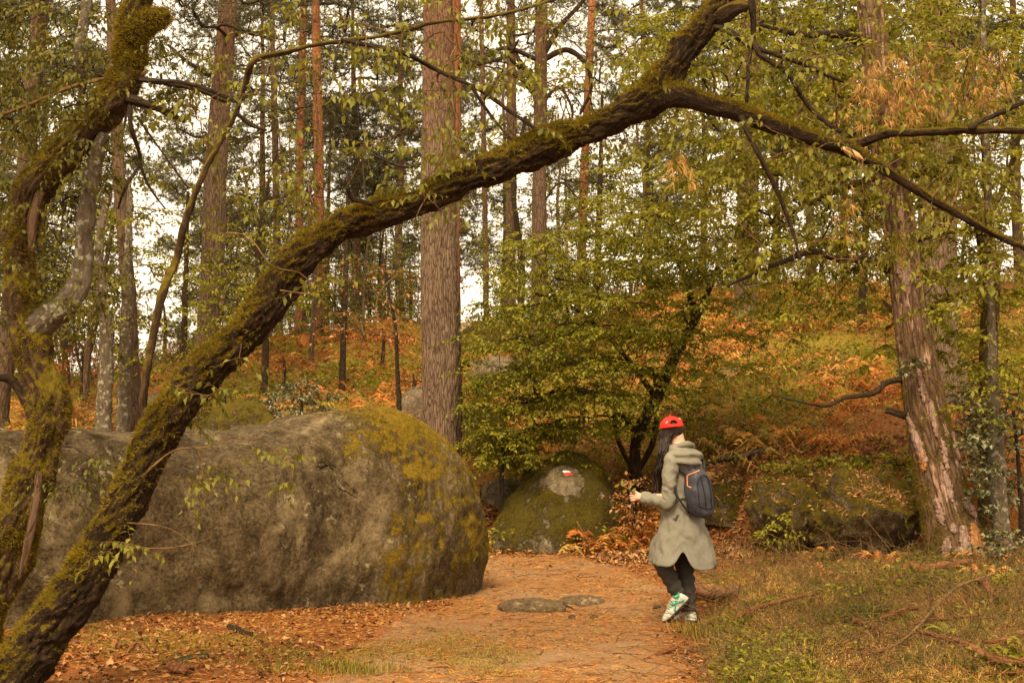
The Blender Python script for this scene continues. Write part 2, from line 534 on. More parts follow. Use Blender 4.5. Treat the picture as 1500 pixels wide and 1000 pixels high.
def rock_mat(name, base, dark, light, moss=0.0, mosscol=(0.14, 0.10, 0.012), bare_at=None, side=None):
    k = NT(name, 0.92, 0.15)
    co = k.obj()
    big = k.noise(co, 0.9, 5, 0.6, 0.5)
    mid = k.noise(co, 5.0, 10, 0.76, 0.3)
    fine = k.noise(co, 34.0, 8, 0.8)
    c = k.ramp(mid, [(0.34, dark), (0.5, base), (0.66, light)])
    c = k.mix(k.ramp(big, [(0.4, 0.0), (0.62, 0.75)]), c, k.mix(0.55, c, dark))
    c = k.mix(k.ramp(fine, [(0.38, 0.75), (0.52, 0.0)]), c, tuple(x * 0.35 for x in dark))
    c = k.mix(k.ramp(fine, [(0.55, 0.0), (0.68, 0.5)]), c, tuple(x * 1.3 for x in light))
    stain = k.noise(k.scale(co, (1, 1, 0.22)), 2.6, 8, 0.7, 0.8)
    c = k.mix(k.ramp(stain, [(0.55, 0.0), (0.66, 0.6)]), c, tuple(x * 0.55 for x in dark))
    c = k.mix(k.ramp(k.noise(k.scale(k.wrap(co, 0.3, 1.2), (1, 1, 0.35)), 1.3, 9, 0.72), [(0.56, 0.0), (0.66, 0.7)]), c, tuple(x * 1.12 for x in light))
    if side is not None:
        wf = k.math('MULTIPLY', k.attr('worn', 'Fac'), k.ramp(k.noise(co, 7.0, 8, 0.75), [(0.42, 0.05), (0.60, 0.85)]))
        c = k.mix(wf, c, (0.40, 0.29, 0.15))
    # pale crusty lichen in ragged spots
    lv = k.math('MULTIPLY', k.ramp(k.noise(co, 11.0, 6, 0.7), [(0.56, 0.0), (0.62, 1.0)]), k.ramp(k.noise(co, 1.7, 3), [(0.48, 0.0), (0.60, 1.0)]))
    c = k.mix(k.math('MULTIPLY', lv, 0.8), c, tuple(min(0.5, x * 1.8) for x in light))
    h = k.math('ADD', k.math('MULTIPLY', mid, 0.7), k.math('MULTIPLY', fine, 0.45))
    if moss:
        mf = k.math('ADD', k.math('MULTIPLY', k.nz(), 0.30), k.math('ADD', k.math('MULTIPLY', k.noise(co, 1.5, 4, 0.6), 0.9), k.math('MULTIPLY', k.noise(k.scale(co, (1, 1, 0.6)), 9.0, 10, 0.85), 1.7)))
        mf = k.math('SUBTRACT', mf, 0.675)
        if side is not None:                                  # moss favours one end of the stone
            x0, x1 = side
            mr = k.n.new('ShaderNodeMapRange'); k.l.new(k.sep(k.wrap(co, 0.7, 1.5), 0), mr.inputs[0])
            mr.inputs[1].default_value = x0; mr.inputs[2].default_value = x1; mr.inputs[3].default_value = -1.0; mr.inputs[4].default_value = 0.12
            mf = k.math('ADD', mf, mr.outputs[0])
        if bare_at is not None:
            d = k.n.new('ShaderNodeVectorMath'); d.operation = 'DISTANCE'; k.l.new(k.wrap(co, 0.16, 4.0), d.inputs[0])
            d.inputs[1].default_value = tuple(x + 0.08 for x in bare_at[:3])
            br = k.ramp(k.math('DIVIDE', d.outputs['Value'], bare_at[3]), [(0.75, 1.2), (1.0, 0.0)])
            mf = k.math('SUBTRACT', mf, br)
        mf = k.ramp(mf, [(max(0.02, 1.0 - moss), 0.0), (min(1, 1.10 - moss), 1.0)])
        mc = k.ramp(k.noise(co, 26.0, 8, 0.8), [(0.28, tuple(x * 0.35 for x in mosscol)), (0.5, tuple(x * 0.8 for x in mosscol)), (0.75, (mosscol[0] * 1.4, mosscol[1] * 1.25, mosscol[2]))])
        c = k.mix(mf, c, mc)
        h = k.math('ADD', h, k.math('MULTIPLY', mf, k.math('MULTIPLY', k.noise(co, 48.0, 4), 0.6)))
    k.color(c)
    k.bump(h, 1.0, 0.09)
    return k.m

def plain(name, c, rough=0.8, spec=0.2, var=0.25, sc=12.0, bump=0.0):
    k = NT(name, rough, spec)
    f = k.noise(k.obj(), sc, 4)
    k.color(k.ramp(f, [(0.3, tuple(x * (1 - var) for x in c)), (0.7, tuple(min(1, x * (1 + var)) for x in c))]))
    if bump: k.bump(f, bump, 0.01)
    return k.m

M = {}
def ground_mat(name, path):
    k = NT(name, 0.95, 0.1)
    p = k.pos()
    big = k.noise(p, 0.55, 4, 0.55)
    mid = k.noise(p, 2.6, 6, 0.65)
    fine = k.noise(p, 26.0, 6, 0.75)
    vf = k.noise(p, 85.0, 3, 0.7)
    cell = k.voro(k.wrap(p, 0.05, 14.0), 22.0, 'F1', 'Color')
    if path:
        c = k.ramp(fine, [(0.28, (0.115, 0.056, 0.022)), (0.5, (0.25, 0.132, 0.056)), (0.75, (0.38, 0.235, 0.12))])
        c = k.mix(k.ramp(mid, [(0.42, 0.0), (0.66, 0.8)]), c, k.ramp(vf, [(0.3, (0.21, 0.128, 0.064)), (0.7, (0.38, 0.255, 0.14))]))
        c = k.mix(k.ramp(big, [(0.45, 0.0), (0.62, 0.5)]), c, k.ramp(vf, [(0.3, (0.18, 0.07, 0.02)), (0.7, (0.36, 0.155, 0.05))]))
        e = k.attr('edge', 'Fac')
        lit = k.ramp(fine, [(0.3, (0.10, 0.032, 0.010)), (0.5, (0.24, 0.085, 0.024)), (0.7, (0.36, 0.155, 0.048))])
        ef = k.math('ADD', e, k.math('MULTIPLY', k.math('SUBTRACT', mid, 0.5), 1.4))
        c = k.mix(k.ramp(ef, [(0.15, 1.0), (0.7, 0.0)]), c, lit)
    else:
        c = k.ramp(fine, [(0.28, (0.080, 0.029, 0.010)), (0.5, (0.26, 0.10, 0.028)), (0.72, (0.44, 0.20, 0.06))])
        c = k.mix(0.35, c, k.mix(0.6, cell, (0.30, 0.11, 0.03)), 'MULTIPLY')
        g = k.ramp(k.math('ADD', k.math('MULTIPLY', big, 0.65), k.math('MULTIPLY', mid, 0.45)), [(0.50, 0.0), (0.58, 1.0)])
        gr = k.n.new('ShaderNodeMapRange'); k.l.new(k.sep(p, 1), gr.inputs[0]); gr.inputs[1].default_value = 18.0; gr.inputs[2].default_value = 21.0
        g = k.math('MULTIPLY', g, gr.outputs[0])
        c = k.mix(k.math('MULTIPLY', g, 0.85), c, k.ramp(fine, [(0.3, (0.08, 0.066, 0.009)), (0.7, (0.30, 0.215, 0.022))]))
    k.color(c)
    k.bump(k.math('ADD', k.math('MULTIPLY', fine, 0.6), k.math('MULTIPLY', vf, 0.4)), 1.0, 0.03)
    return k.m

M['floor'] = ground_mat('forest_floor', False)
M['path'] = ground_mat('dirt_path', True)
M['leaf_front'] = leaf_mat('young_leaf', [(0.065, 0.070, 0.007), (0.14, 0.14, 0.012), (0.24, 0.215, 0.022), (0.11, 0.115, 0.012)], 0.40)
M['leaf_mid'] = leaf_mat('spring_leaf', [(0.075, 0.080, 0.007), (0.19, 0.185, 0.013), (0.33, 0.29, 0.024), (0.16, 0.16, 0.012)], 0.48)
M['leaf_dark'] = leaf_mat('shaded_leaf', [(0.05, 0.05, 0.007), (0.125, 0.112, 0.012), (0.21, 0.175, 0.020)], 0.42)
M['needle'] = leaf_mat('pine_needle', [(0.065, 0.066, 0.026), (0.125, 0.118, 0.048), (0.18, 0.155, 0.062)], 0.3, 0.6)
M['copper_leaf'] = leaf_mat('dead_beech_leaf', [(0.24, 0.075, 0.018), (0.40, 0.14, 0.035), (0.50, 0.22, 0.06)], 0.3)
M['bracken'] = leaf_mat('dead_bracken', [(0.17, 0.060, 0.017), (0.40, 0.135, 0.030), (0.55, 0.23, 0.055), (0.42, 0.27, 0.07), (0.26, 0.15, 0.05)], 0.2, 0.8, 0.1)
M['litter'] = leaf_mat('dead_leaf', [(0.085, 0.032, 0.012), (0.21, 0.085, 0.026), (0.38, 0.165, 0.052), (0.42, 0.25, 0.11), (0.13, 0.052, 0.017)], 0.1, 0.8, 0.15)
M['grass'] = leaf_mat('grass_blade', [(0.085, 0.085, 0.008), (0.19, 0.165, 0.016), (0.30, 0.235, 0.030), (0.42, 0.27, 0.055)], 0.3)
M['moss'] = leaf_mat('moss_tuft', [(0.06, 0.046, 0.005), (0.17, 0.120, 0.010), (0.31, 0.21, 0.016)], 0.2, 0.9, 0.05)
M['moss_gold'] = leaf_mat('golden_moss_tuft', [(0.07, 0.05, 0.005), (0.17, 0.12, 0.011), (0.28, 0.19, 0.018)], 0.2, 0.9, 0.05)
M['grass_dark'] = leaf_mat('dark_grass_blade', [(0.045, 0.05, 0.007), (0.10, 0.10, 0.014), (0.19, 0.165, 0.024)], 0.3)
M['straw'] = leaf_mat('dry_strand', [(0.22, 0.105, 0.022), (0.42, 0.22, 0.05), (0.58, 0.35, 0.09), (0.30, 0.17, 0.035)], 0.15, 0.8)
M['ivy'] = leaf_mat('ivy_leaf', [(0.08, 0.085, 0.028), (0.14, 0.14, 0.055), (0.24, 0.22, 0.12)], 0.15, 0.4, 0.5)
M['twig_dark'] = bark_mat('dark_twig', (0.020, 0.013, 0.008), (0.055, 0.034, 0.018), (0.10, 0.065, 0.035), 30, 0.3)
M['twig_pale'] = bark_mat('pale_twig', (0.10, 0.060, 0.028), (0.28, 0.155, 0.058), (0.44, 0.27, 0.11), 30, 0.3)
M['twig_red'] = bark_mat('red_twig', (0.10, 0.036, 0.014), (0.30, 0.115, 0.042), (0.48, 0.22, 0.095), 24, 0.3)
M['bark_lean'] = bark_mat('mossy_bark', (0.008, 0.005, 0.002), (0.042, 0.024, 0.010), (0.16, 0.095, 0.043), 26, 0.34, moss=0.30, plate=0.10, mosscol=(0.22, 0.145, 0.012))
M['bark_mossy'] = bark_mat('old_mossy_bark', (0.022, 0.013, 0.006), (0.095, 0.055, 0.024), (0.24, 0.145, 0.07), 22, 0.28, moss=0.46, plate=0.12, mosscol=(0.26, 0.185, 0.016))
M['bark_pale'] = bark_mat('lichen_bark', (0.06, 0.040, 0.026), (0.16, 0.12, 0.075), (0.30, 0.24, 0.16), 16, 0.5, moss=0.2, lichen=0.45, plate=0.15)
M['bark_pine'] = bark_mat('pine_bark', (0.035, 0.021, 0.012), (0.19, 0.120, 0.074), (0.36, 0.245, 0.155), 38, 0.13, plate=0.42, upper=(5.0, 9.0, (0.30, 0.13, 0.07), (0.08, 0.035, 0.02)))
M['bark_back'] = bark_mat('distant_bark', (0.045, 0.028, 0.018), (0.13, 0.078, 0.046), (0.22, 0.14, 0.085), 18, 0.25, upper=(5.0, 9.5, (0.20, 0.095, 0.05), (0.07, 0.032, 0.018)))
M['bark_red'] = bark_mat('red_pine_bark', (0.06, 0.030, 0.017), (0.20, 0.085, 0.045), (0.36, 0.16, 0.075), 18, 0.3, upper=(2.5, 5.0, (0.42, 0.17, 0.07), (0.16, 0.055, 0.022)))
M['bark_peel'] = bark_mat('peeling_bark', (0.040, 0.023, 0.013), (0.15, 0.084, 0.045), (0.28, 0.17, 0.10), 17, 0.17, moss=0.36, plate=0.4, mosscol=(0.11, 0.085, 0.014), patches=((0.40, 0.22, 0.15), (0.52, 0.34, 0.25)))
M['bare_wood'] = plain('bare_wood', (0.50, 0.29, 0.14), 0.85, 0.15, 0.5, 26.0, 0.8)
M['rock_big'] = rock_mat('sandstone_boulder', (0.175, 0.120, 0.057), (0.050, 0.031, 0.013), (0.33, 0.24, 0.125), moss=0.25, mosscol=(0.29, 0.185, 0.014), side=(-0.5, 1.25))
M['rock_dark'] = rock_mat('dark_rock', (0.15, 0.10, 0.05), (0.05, 0.032, 0.015), (0.30, 0.22, 0.12), moss=0.42, mosscol=(0.15, 0.11, 0.011))
M['rock_grey'] = rock_mat('grey_rock', (0.22, 0.165, 0.10), (0.12, 0.085, 0.048), (0.32, 0.25, 0.16), moss=0.12, mosscol=(0.14, 0.105, 0.014))
M['rock_path'] = rock_mat('path_stone', (0.205, 0.135, 0.068), (0.14, 0.088, 0.042), (0.28, 0.195, 0.11))

# ------------------------------------------------------------------ the ground
def axis_grid(fine0, fine1, step, far0, far1, grow_f):
    a = list(np.arange(fine0, fine1 + 1e-6, step))
    s, x = step, fine1
    while x < far1:
        s *= grow_f; x += s; a.append(x)
    s, x = step, fine0
    while x > far0:
        s *= grow_f; x -= s; a.insert(0, x)
    return np.array(a)

gx = axis_grid(-5.5, 5.5, 0.055, -420, 420, 1.09)
gy = axis_grid(7.0, 20.0, 0.055, -12, 700, 1.045)
GX, GY = np.meshgrid(gx, gy)
GZ = terrain(GX, GY)
nx, ny = len(gx), len(gy)
gv = np.stack([GX, GY, GZ], 2).reshape(-1, 3)
ii = (np.arange(ny - 1)[:, None] * nx + np.arange(nx - 1)[None, :])
gq = np.stack([ii, ii + 1, ii + nx + 1, ii + nx], 2).reshape(-1, 4)
floor = link('forest_floor', mesh_np('forest_floor', gv, gq, smooth=True), M['floor'])
floor['kind'] = 'structure'
# the trodden path: its own sheet a few millimetres above
pin = path_in(GX, GY).ravel()
sel = (pin[gq].max(axis=1) > -0.05) & (gv[gq][:, :, 1].min(axis=1) > 3) & (gv[gq][:, :, 1].max(axis=1) < 17.0)
pq = gq[sel]
used, inv = np.unique(pq.ravel(), return_inverse=True)
pv = gv[used].copy(); pv[:, 2] += 0.006
path = link('dirt_path', mesh_np('dirt_path', pv, inv.reshape(-1, 4), attrs={'edge': np.clip(pin[used] / 0.45, 0, 1)}, smooth=True), M['path'])
path['kind'] = 'structure'

# ------------------------------------------------------------------ rocks
def rock_mesh(name, a, b, h, rot=0.0, n=2.6, seed=0.0, amp=1.0, lean=(0, 0), res=(96, 40), sink=0.35, shape=None, nf=1.0):
    """A boulder: superellipsoid dome roughened by noise, sunk a little into the ground. Local coordinates, base at z = 0."""
    nu, nv = res
    u = np.linspace(0, 2 * np.pi, nu, endpoint=False)
    t = np.linspace(-0.45, np.pi / 2, nv)
    U, T = np.meshgrid(u, t)
    def sp(x, e): return np.sign(x) * np.abs(x) ** e
    ce = sp(np.cos(T), 2 / n)
    x = a * ce * sp(np.cos(U), 2 / 2.3); y = b * ce * sp(np.sin(U), 2 / 2.3); z = h * sp(np.sin(T), 2 / n * 0.95)
    z = np.where(z < 0, z * sink / max(h, 0.01), z)
    if shape is not None: x, y, z = shape(x, y, z)
    x = x + lean[0] * z; y = y + lean[1] * z
    c, s = math.cos(rot), math.sin(rot)
    v = np.stack([x * c - y * s, x * s + y * c, z], 2).reshape(-1, 3)
    nrm = unit(v / np.array([a, a, h]) ** 1.0 + 1e-6)
    m = min(a, b, h)
    q = v + seed * 13.1
    d = amp * (0.22 * m * fbm(q * (0.9 / m) * nf, 3) + 0.06 * m * fbm(q * (3.5 / m) * nf + 5, 4) - 0.05 * m * np.abs(fbm(q * (1.8 / m) * nf + 9, 3)))
    v = v + nrm * d[:, None]
    i = np.arange(nv - 1)[:, None] * nu; j = np.arange(nu)[None, :]; j2 = (j + 1) % nu
    f = np.stack([i + j, i + j2, i + nu + j2, i + nu + j], 2).reshape(-1, 4)
    return mesh_np(name, v, f, smooth=True)

def bvh_of(o):
    me = o.data
    vs_ = np.empty(len(me.vertices) * 3, np.float32); me.vertices.foreach_get('co', vs_)
    off = np.array(o.location)
    return BVHTree.FromPolygons([tuple(x) for x in vs_.reshape(-1, 3) + off], [tuple(p.vertices) for p in me.polygons])

def hit(bvh, px, py):
    o = Vector((0, 0, EYE)); d = Vector(P(px, py, 10.0)) - o
    h = bvh.ray_cast(o, d.normalized())
    return (np.array(h[0]), np.array(h[1])) if h[0] is not None else (None, None)

# the great boulder: swept along a bending axis, with a rounded right end
BAX = np.array([(-8.2, 10.6), (-6.0, 10.75), (-4.6, 11.15), (-3.4, 11.75), (-2.3, 12.55), (-1.35, 13.35), (-0.42, 14.12)])
def big_boulder():
    NS, NT_ = 460, 190
    ax = catmull(np.hstack([BAX, np.zeros((len(BAX), 1))]), NS)[:, :2]
    tn = unit(np.gradient(ax, axis=0)); pr = np.stack([tn[:, 1], -tn[:, 0]], 1)      # towards the camera side
    L = np.concatenate([[0], np.cumsum(np.linalg.norm(np.diff(ax, axis=0), axis=1))]); Lt = L[-1]
    back = Lt - L
    cap = np.where(back < 1.9, (1 - np.clip(1 - back / 1.9, 0, 1) ** 2.5) ** (1 / 2.3), 1.0)
    lcap = np.where(L < 1.0, (1 - np.clip(1 - L / 1.0, 0, 1) ** 2.3) ** (1 / 2.3), 1.0)
    cap = np.maximum(cap * lcap, 0.02)
    h0 = np.interp(ax[:, 0], [-8, -4.5, -3.2, -2.6, -2.0, -1.5, -1.0, -0.4], [1.60, 1.63, 1.59, 1.58, 1.66, 1.80, 1.76, 1.70])
    k = np.array([0.25, 0.5, 0.25])
    for _ in range(30): h0 = np.convolve(np.pad(h0, 1, 'edge'), k, 'valid')
    th = np.linspace(-0.55, np.pi + 0.55, NT_)
    def sp(x, e): return np.sign(x) * np.abs(x) ** e
    n = 3.1
    lat, up = sp(np.cos(th), 2 / n), sp(np.sin(th), 2 / n)
    up = np.where(up < 0, up * 0.28, up)
    w = 1.12 * cap
    X = ax[:, None, :] + pr[:, None, :] * (w[:, None] * lat[None, :])[..., None]
    Z = h0[:, None] * (cap[:, None] ** 0.95) * up[None, :]
    # the face leans in a little towards its foot near the right end
    v = np.concatenate([X, Z[..., None]], 2).reshape(-1, 3)
    tn3 = np.concatenate([X - ax[:, None, :], Z[..., None] * 0.8], 2).reshape(-1, 3)
    nr = unit(tn3)
    q = v * np.array([1, 1, 1.0])
    d = 0.10 * fbm(q * 0.55 + 3, 3) + 0.028 * fbm(q * 1.9 + 7, 4) - 0.035 * np.abs(fbm(q * 1.2 + 31, 4)) + 0.014 * fbm(q * np.array([5, 5, 9]) + 1, 4) + 0.006 * fbm(q * 21.0, 2)
    foot = S(0.5, 0.0, v[:, 2]) * 0.10
    d = d - foot + 0.013 * fbm(q * np.array([8, 8, 13]) + 3, 4, 0.6) + 0.014 * np.tanh(7 * fbm(q * np.array([0.9, 0.9, 1.4]) + 50, 5, 0.6)) - 0.018 * np.exp(-(fbm(q * np.array([0.8, 0.8, 1.6]) + 77, 5, 0.6) / 0.03) ** 2)
    v = v + nr * d[:, None]
    i = np.arange(NS - 1)[:, None] * NT_; j = np.arange(NT_ - 1)[None, :]
    f = np.stack([i + j, i + j + 1, i + NT_ + j + 1, i + NT_ + j], 2).reshape(-1, 4)
    # carve the cracked lip on the face, found by looking through to the rough surface
    bv = BVHTree.FromPolygons([tuple(x) for x in v], [tuple(x) for x in f])
    for line, rad, dep in (([(470, 682), (484, 676), (494, 688), (500, 702), (512, 716), (522, 722)], 0.035, 0.06),
                           ([(430, 600), (470, 618), (512, 640)], 0.05, -0.012), ([(395, 800), (404, 822), (426, 828), (446, 818)], 0.03, 0.018),
                           ([(520, 790), (500, 800), (508, 830)], 0.03, 0.015), ([(330, 868), (380, 872), (430, 900)], 0.05, 0.04),
                           ([(640, 800), (632, 850), (640, 880)], 0.03, 0.03)):
        pts = [hit(bv, *p)[0] for p in line]
        pts = [p for p in pts if p is not None]
        if len(pts) < 3: continue
        c = catmull(pts, 60)
        near = np.nonzero(np.linalg.norm(v - c.mean(0), axis=1) < 1.3)[0]
        dist = np.min(np.linalg.norm(v[near][:, None, :] - c[None], axis=2), axis=1)
        wgt = np.exp(-(dist / rad) ** 2)
        v[near] -= nr[near] * (wgt * dep)[:, None]
        lift = np.exp(-((dist - rad * 2.2) / (rad * 1.3)) ** 2) * (v[near][:, 2] < np.interp(v[near][:, 0], c[np.argsort(c[:, 0]), 0], c[np.argsort(c[:, 0]), 2]))
        v[near] += nr[near] * (lift * abs(dep) * 0.35)[:, None]
    worn = np.zeros(len(v))
    bv = BVHTree.FromPolygons([tuple(x) for x in v], [tuple(x) for x in f])
    for line, rad in (([(560, 740), (540, 780), (505, 815), (475, 855)], 0.13), ([(420, 745), (400, 770)], 0.08), ([(205, 840), (180, 890)], 0.08), ([(280, 870), (330, 890)], 0.06), ([(455, 690), (440, 640), (470, 612)], 0.07)):
        pts = [hit(bv, *p)[0] for p in line]; pts = [p for p in pts if p is not None]
        if len(pts) < 2: continue
        c = catmull(pts, 30); near = np.nonzero(np.linalg.norm(v - c.mean(0), axis=1) < 1.4)[0]
        dist = np.min(np.linalg.norm(v[near][:, None, :] - c[None], axis=2), axis=1) + 0.06 * fbm(v[near] * 5, 3)
        worn[near] = np.maximum(worn[near], np.exp(-(np.clip(dist, 0, None) / rad) ** 2))
    return v, f, worn

bb_v, bb_f, bb_worn = big_boulder()
bb_base = np.array([-1.9, 12.8, 0.0])
boulder = link('boulder', mesh_np('boulder', bb_v - bb_base, bb_f, attrs={'worn': bb_worn}, smooth=True), M['rock_big'], loc=bb_base)
tag(boulder, 'huge rounded sandstone boulder with moss on its right shoulder, left of the dirt path', 'boulder')
BVH_BIG = bvh_of(boulder)

def place_rock(name, label, px, py, wpx, hpx, m, depth=None, group=None, cat='rock', d=None, **kw):
    """A rock whose foot stands where photo pixel (px, py) meets the ground."""
    g = G(px, py) if d is None else np.array([P(px, py, d)[0], d, tz(P(px, py, d)[0], d)])
    w = pxm(wpx, g[1]) / 2; h = pxm(hpx, g[1])
    b = depth if depth is not None else w * 0.8
    c = g + np.array([0, b * 0.8, 0]); c[2] = min(tz(c[0], c[1]), g[2] + 0.02)
    me = rock_mesh(name, w, b, h, **kw)
    o = link(name, me, m, loc=c)
    return tag(o, label, cat, group)

M['rock_mossy'] = rock_mat('mossy_rock', (0.20, 0.15, 0.085), (0.085, 0.058, 0.028), (0.34, 0.27, 0.17), moss=0.40, mosscol=(0.115, 0.085, 0.009), bare_at=(0.10, -0.42, 0.97, 0.25))
mossy = place_rock('mossy_boulder', 'dome shaped mossy boulder bearing the painted trail mark, behind the path', 814, 806, 200, 138, M['rock_mossy'], depth=0.85,
                   cat='boulder', seed=2.2, n=2.15, amp=0.75, lean=(0.12, 0.22), res=(160, 70), shape=lambda x, y, z: (x, y, z * (0.50 + 0.50 * S(-0.95, 0.05, x))))
BVH_MOSSY = bvh_of(mossy)

# white over red trail mark painted on the bare patch of the mossy boulder
hp, hn = hit(BVH_MOSSY, 832, 692)
if hp is not None:
    loc_ = hp - np.array(mossy.location)
    for nd in M['rock_mossy'].node_tree.nodes:
        if nd.type == 'VECT_MATH' and nd.operation == 'DISTANCE':
            nd.inputs[1].default_value = tuple(loc_ + np.array([0.05, 0.05, -0.02]))
    hn = unit(hn); up_ = unit(np.array([0, 0, 1.0]) - hn * hn[2]); rt_ = np.cross(up_, hn)
    if rt_[0] < 0: rt_ = -rt_
    for nm, y0, y1, colr in (('white_stripe', 0.002, 0.045, (0.78, 0.72, 0.64)), ('red_stripe', -0.052, -0.002, (0.62, 0.045, 0.035))):
        m_ = plain('painted_' + nm, colr, 0.7, 0.3, 0.22, 30.0)
        gu, gw = np.meshgrid(np.linspace(-0.058, 0.058, 13), np.linspace(y0, y1, 6))
        pts = hp + rt_ * gu.ravel()[:, None] + up_ * gw.ravel()[:, None]
        vv = []
        for p in pts:
            h_ = BVH_MOSSY.ray_cast(Vector(p + hn * 0.3), Vector(-hn))
            vv.append(np.array(h_[0]) + hn * 0.004 if h_[0] is not None else p)
        vv = np.array(vv)
        a_ = np.arange(5)[:, None] * 13; b_ = np.arange(12)[None, :]
        qq = np.stack([a_ + b_, a_ + b_ + 1, a_ + 13 + b_ + 1, a_ + 13 + b_], 2).reshape(-1, 4)
        o_ = link(nm, mesh_np(nm, vv, qq, smooth=True), m_)
        o_.parent = mossy; o_.matrix_parent_inverse = Matrix.Translation(-mossy.location)

place_rock('rock', 'flat pale grey ledge wedged between the two mossy boulders', 742, 738, 80, 34, M['rock_grey'], depth=0.5, seed=5.0, n=3.0)
place_rock('path_stone', 'low rounded grey stone sunk in the dirt path', 779, 896, 100, 15, M['rock_path'], depth=0.22, cat='stone', seed=1.0, n=2.6, amp=0.8, nf=1.6, group='stones in the path')
place_rock('path_stone', 'thin dark flat stone beside the larger path stone', 852, 889, 72, 11, M['rock_path'], depth=0.16, cat='stone', seed=6.0, n=2.0, amp=0.5, group='stones in the path')
for px, py, w, h, lb in ((838, 908, 11, 8, 'small angular brown stone just below the flat path stones'), (871, 907, 13, 7, 'small low brown stone to the right of the path stones'),
                         (968, 891, 16, 5, 'dark sliver of stone beside the raised shoe')):
    place_rock('pebble', lb, px, py, w, h, M['rock_path'], cat='stone', seed=px * 0.1, n=2.6, res=(20, 10), group='stones in the path')
def overhang(k):
    def f(x, y, z):
        s = k + (1 - k) * S(0.0, 0.55, np.clip(z, 0, 2))
        return x * s, y * s, z
    return f
place_rock('rock', 'dark mossy rock with a deep shadowed foot, first right of the walker', 1168, 815, 124, 118, M['rock_dark'], depth=0.75, seed=3.3, n=3.0, lean=(0.0, -0.05), amp=1.2, res=(150, 70), shape=overhang(0.65), nf=1.3)
place_rock('rock', 'broad dark overhanging rock beside the leaning pine', 1285, 825, 170, 122, M['rock_dark'], depth=0.9, seed=8.1, n=3.4, lean=(0.05, -0.08), amp=1.2, res=(170, 80), shape=overhang(0.75), nf=1.4)
place_rock('rock', 'rounded mossy rock beside the blue backpack', 1075, 752, 96, 62, M['rock_mossy2'] if 'rock_mossy2' in M else M['rock_dark'], depth=0.6, seed=4.4, n=2.2, res=(90, 40))
place_rock('rock', 'pale slanting slab behind the big boulder, left of the thick pine', 600, 650, 110, 100, M['rock_grey'], d=21.0, seed=7.0, n=2.4, amp=0.7, lean=(0.35, 0.1))
place_rock('rock', 'mossy hump right of the thick pine trunk', 700, 640, 90, 70, M['rock_dark'], d=20.5, seed=9.0, n=2.0)
place_rock('rock', 'grey flat outcrop on the hillside under the dark branched pine', 738, 545, 110, 34, M['rock_grey'], d=26.5, seed=9.7, n=2.8)
place_rock('rock', 'mossy outcrop on the hill crest below the sky gap', 715, 490, 110, 44, M['rock_dark'], d=31.0, seed=10.4, n=2.4)
place_rock('rock', 'pale stone lying on the brown slope right of the cap', 1072, 612, 46, 18, M['rock_grey'], d=22.5, seed=11.0, n=2.4, res=(40, 20))
place_rock('rock', 'brown mossy boulder behind the left end of the big boulder', 350, 640, 130, 80, M['rock_dark'], d=19.0, seed=12.0, n=2.2)
place_rock('rock', 'grey lichen covered boulder seen in the fork of the leaning trunk', 238, 590, 80, 46, M['rock_grey'], d=21.0, seed=13.0, n=2.2)

# ------------------------------------------------------------------ growing trees
def grow(skel, targets, r_tip, K=8, arch=0.10, jit=0.05, rmax=0.03, rng=RNG, power=0.45, bias=None):
    """Connect every target to the nearest wood; returns centre lines (N,K,3), radii (N,K) and the end directions."""
    nodes = [np.asarray(s) for s in skel]
    pos = np.vstack(nodes)
    n0 = len(pos)
    T = np.asarray(targets)
    dmin = np.array([np.min(np.sum((pos - t) ** 2, axis=1)) for t in T])
    T = T[np.argsort(dmin)]
    N = len(T)
    buf = np.zeros((n0 + N * K, 3)); buf[:n0] = pos
    cnt = n0
    par = np.zeros(N, int); base = np.zeros(N, int)
    lines = np.zeros((N, K, 3))
    tt = np.linspace(0, 1, K)[:, None]
    for i, t in enumerate(T):
        dv = buf[:cnt] - t
        d2 = np.sum(dv * dv, axis=1)
        if bias is not None: d2 = d2 * (1 + bias * np.clip(dv[:, 2], 0, None))
        p = int(np.argmin(d2))
        a = buf[p]
        ln = np.linalg.norm(t - a)
        mid = (a + t) / 2 + np.array([0, 0, arch * ln]) + rng.normal(size=3) * jit * ln
        c = (1 - tt) ** 2 * a + 2 * tt * (1 - tt) * mid + tt ** 2 * t
        c[1:-1] += rng.normal(size=(K - 2, 3)) * 0.02 * ln
        lines[i] = c; par[i] = p; base[i] = cnt
        buf[cnt:cnt + K] = c; cnt += K
    w = np.zeros(cnt); rad = np.zeros((N, K))
    for i in range(N - 1, -1, -1):
        b = base[i]
        cc = np.cumsum(w[b:b + K][::-1])[::-1] + 1
        w[par[i]] += cc[0]
        rad[i] = np.minimum(r_tip * cc ** power, rmax) * np.linspace(1.0, 0.75, K)
    ends = unit(lines[:, -1] - lines[:, -3])
    return lines, rad, ends

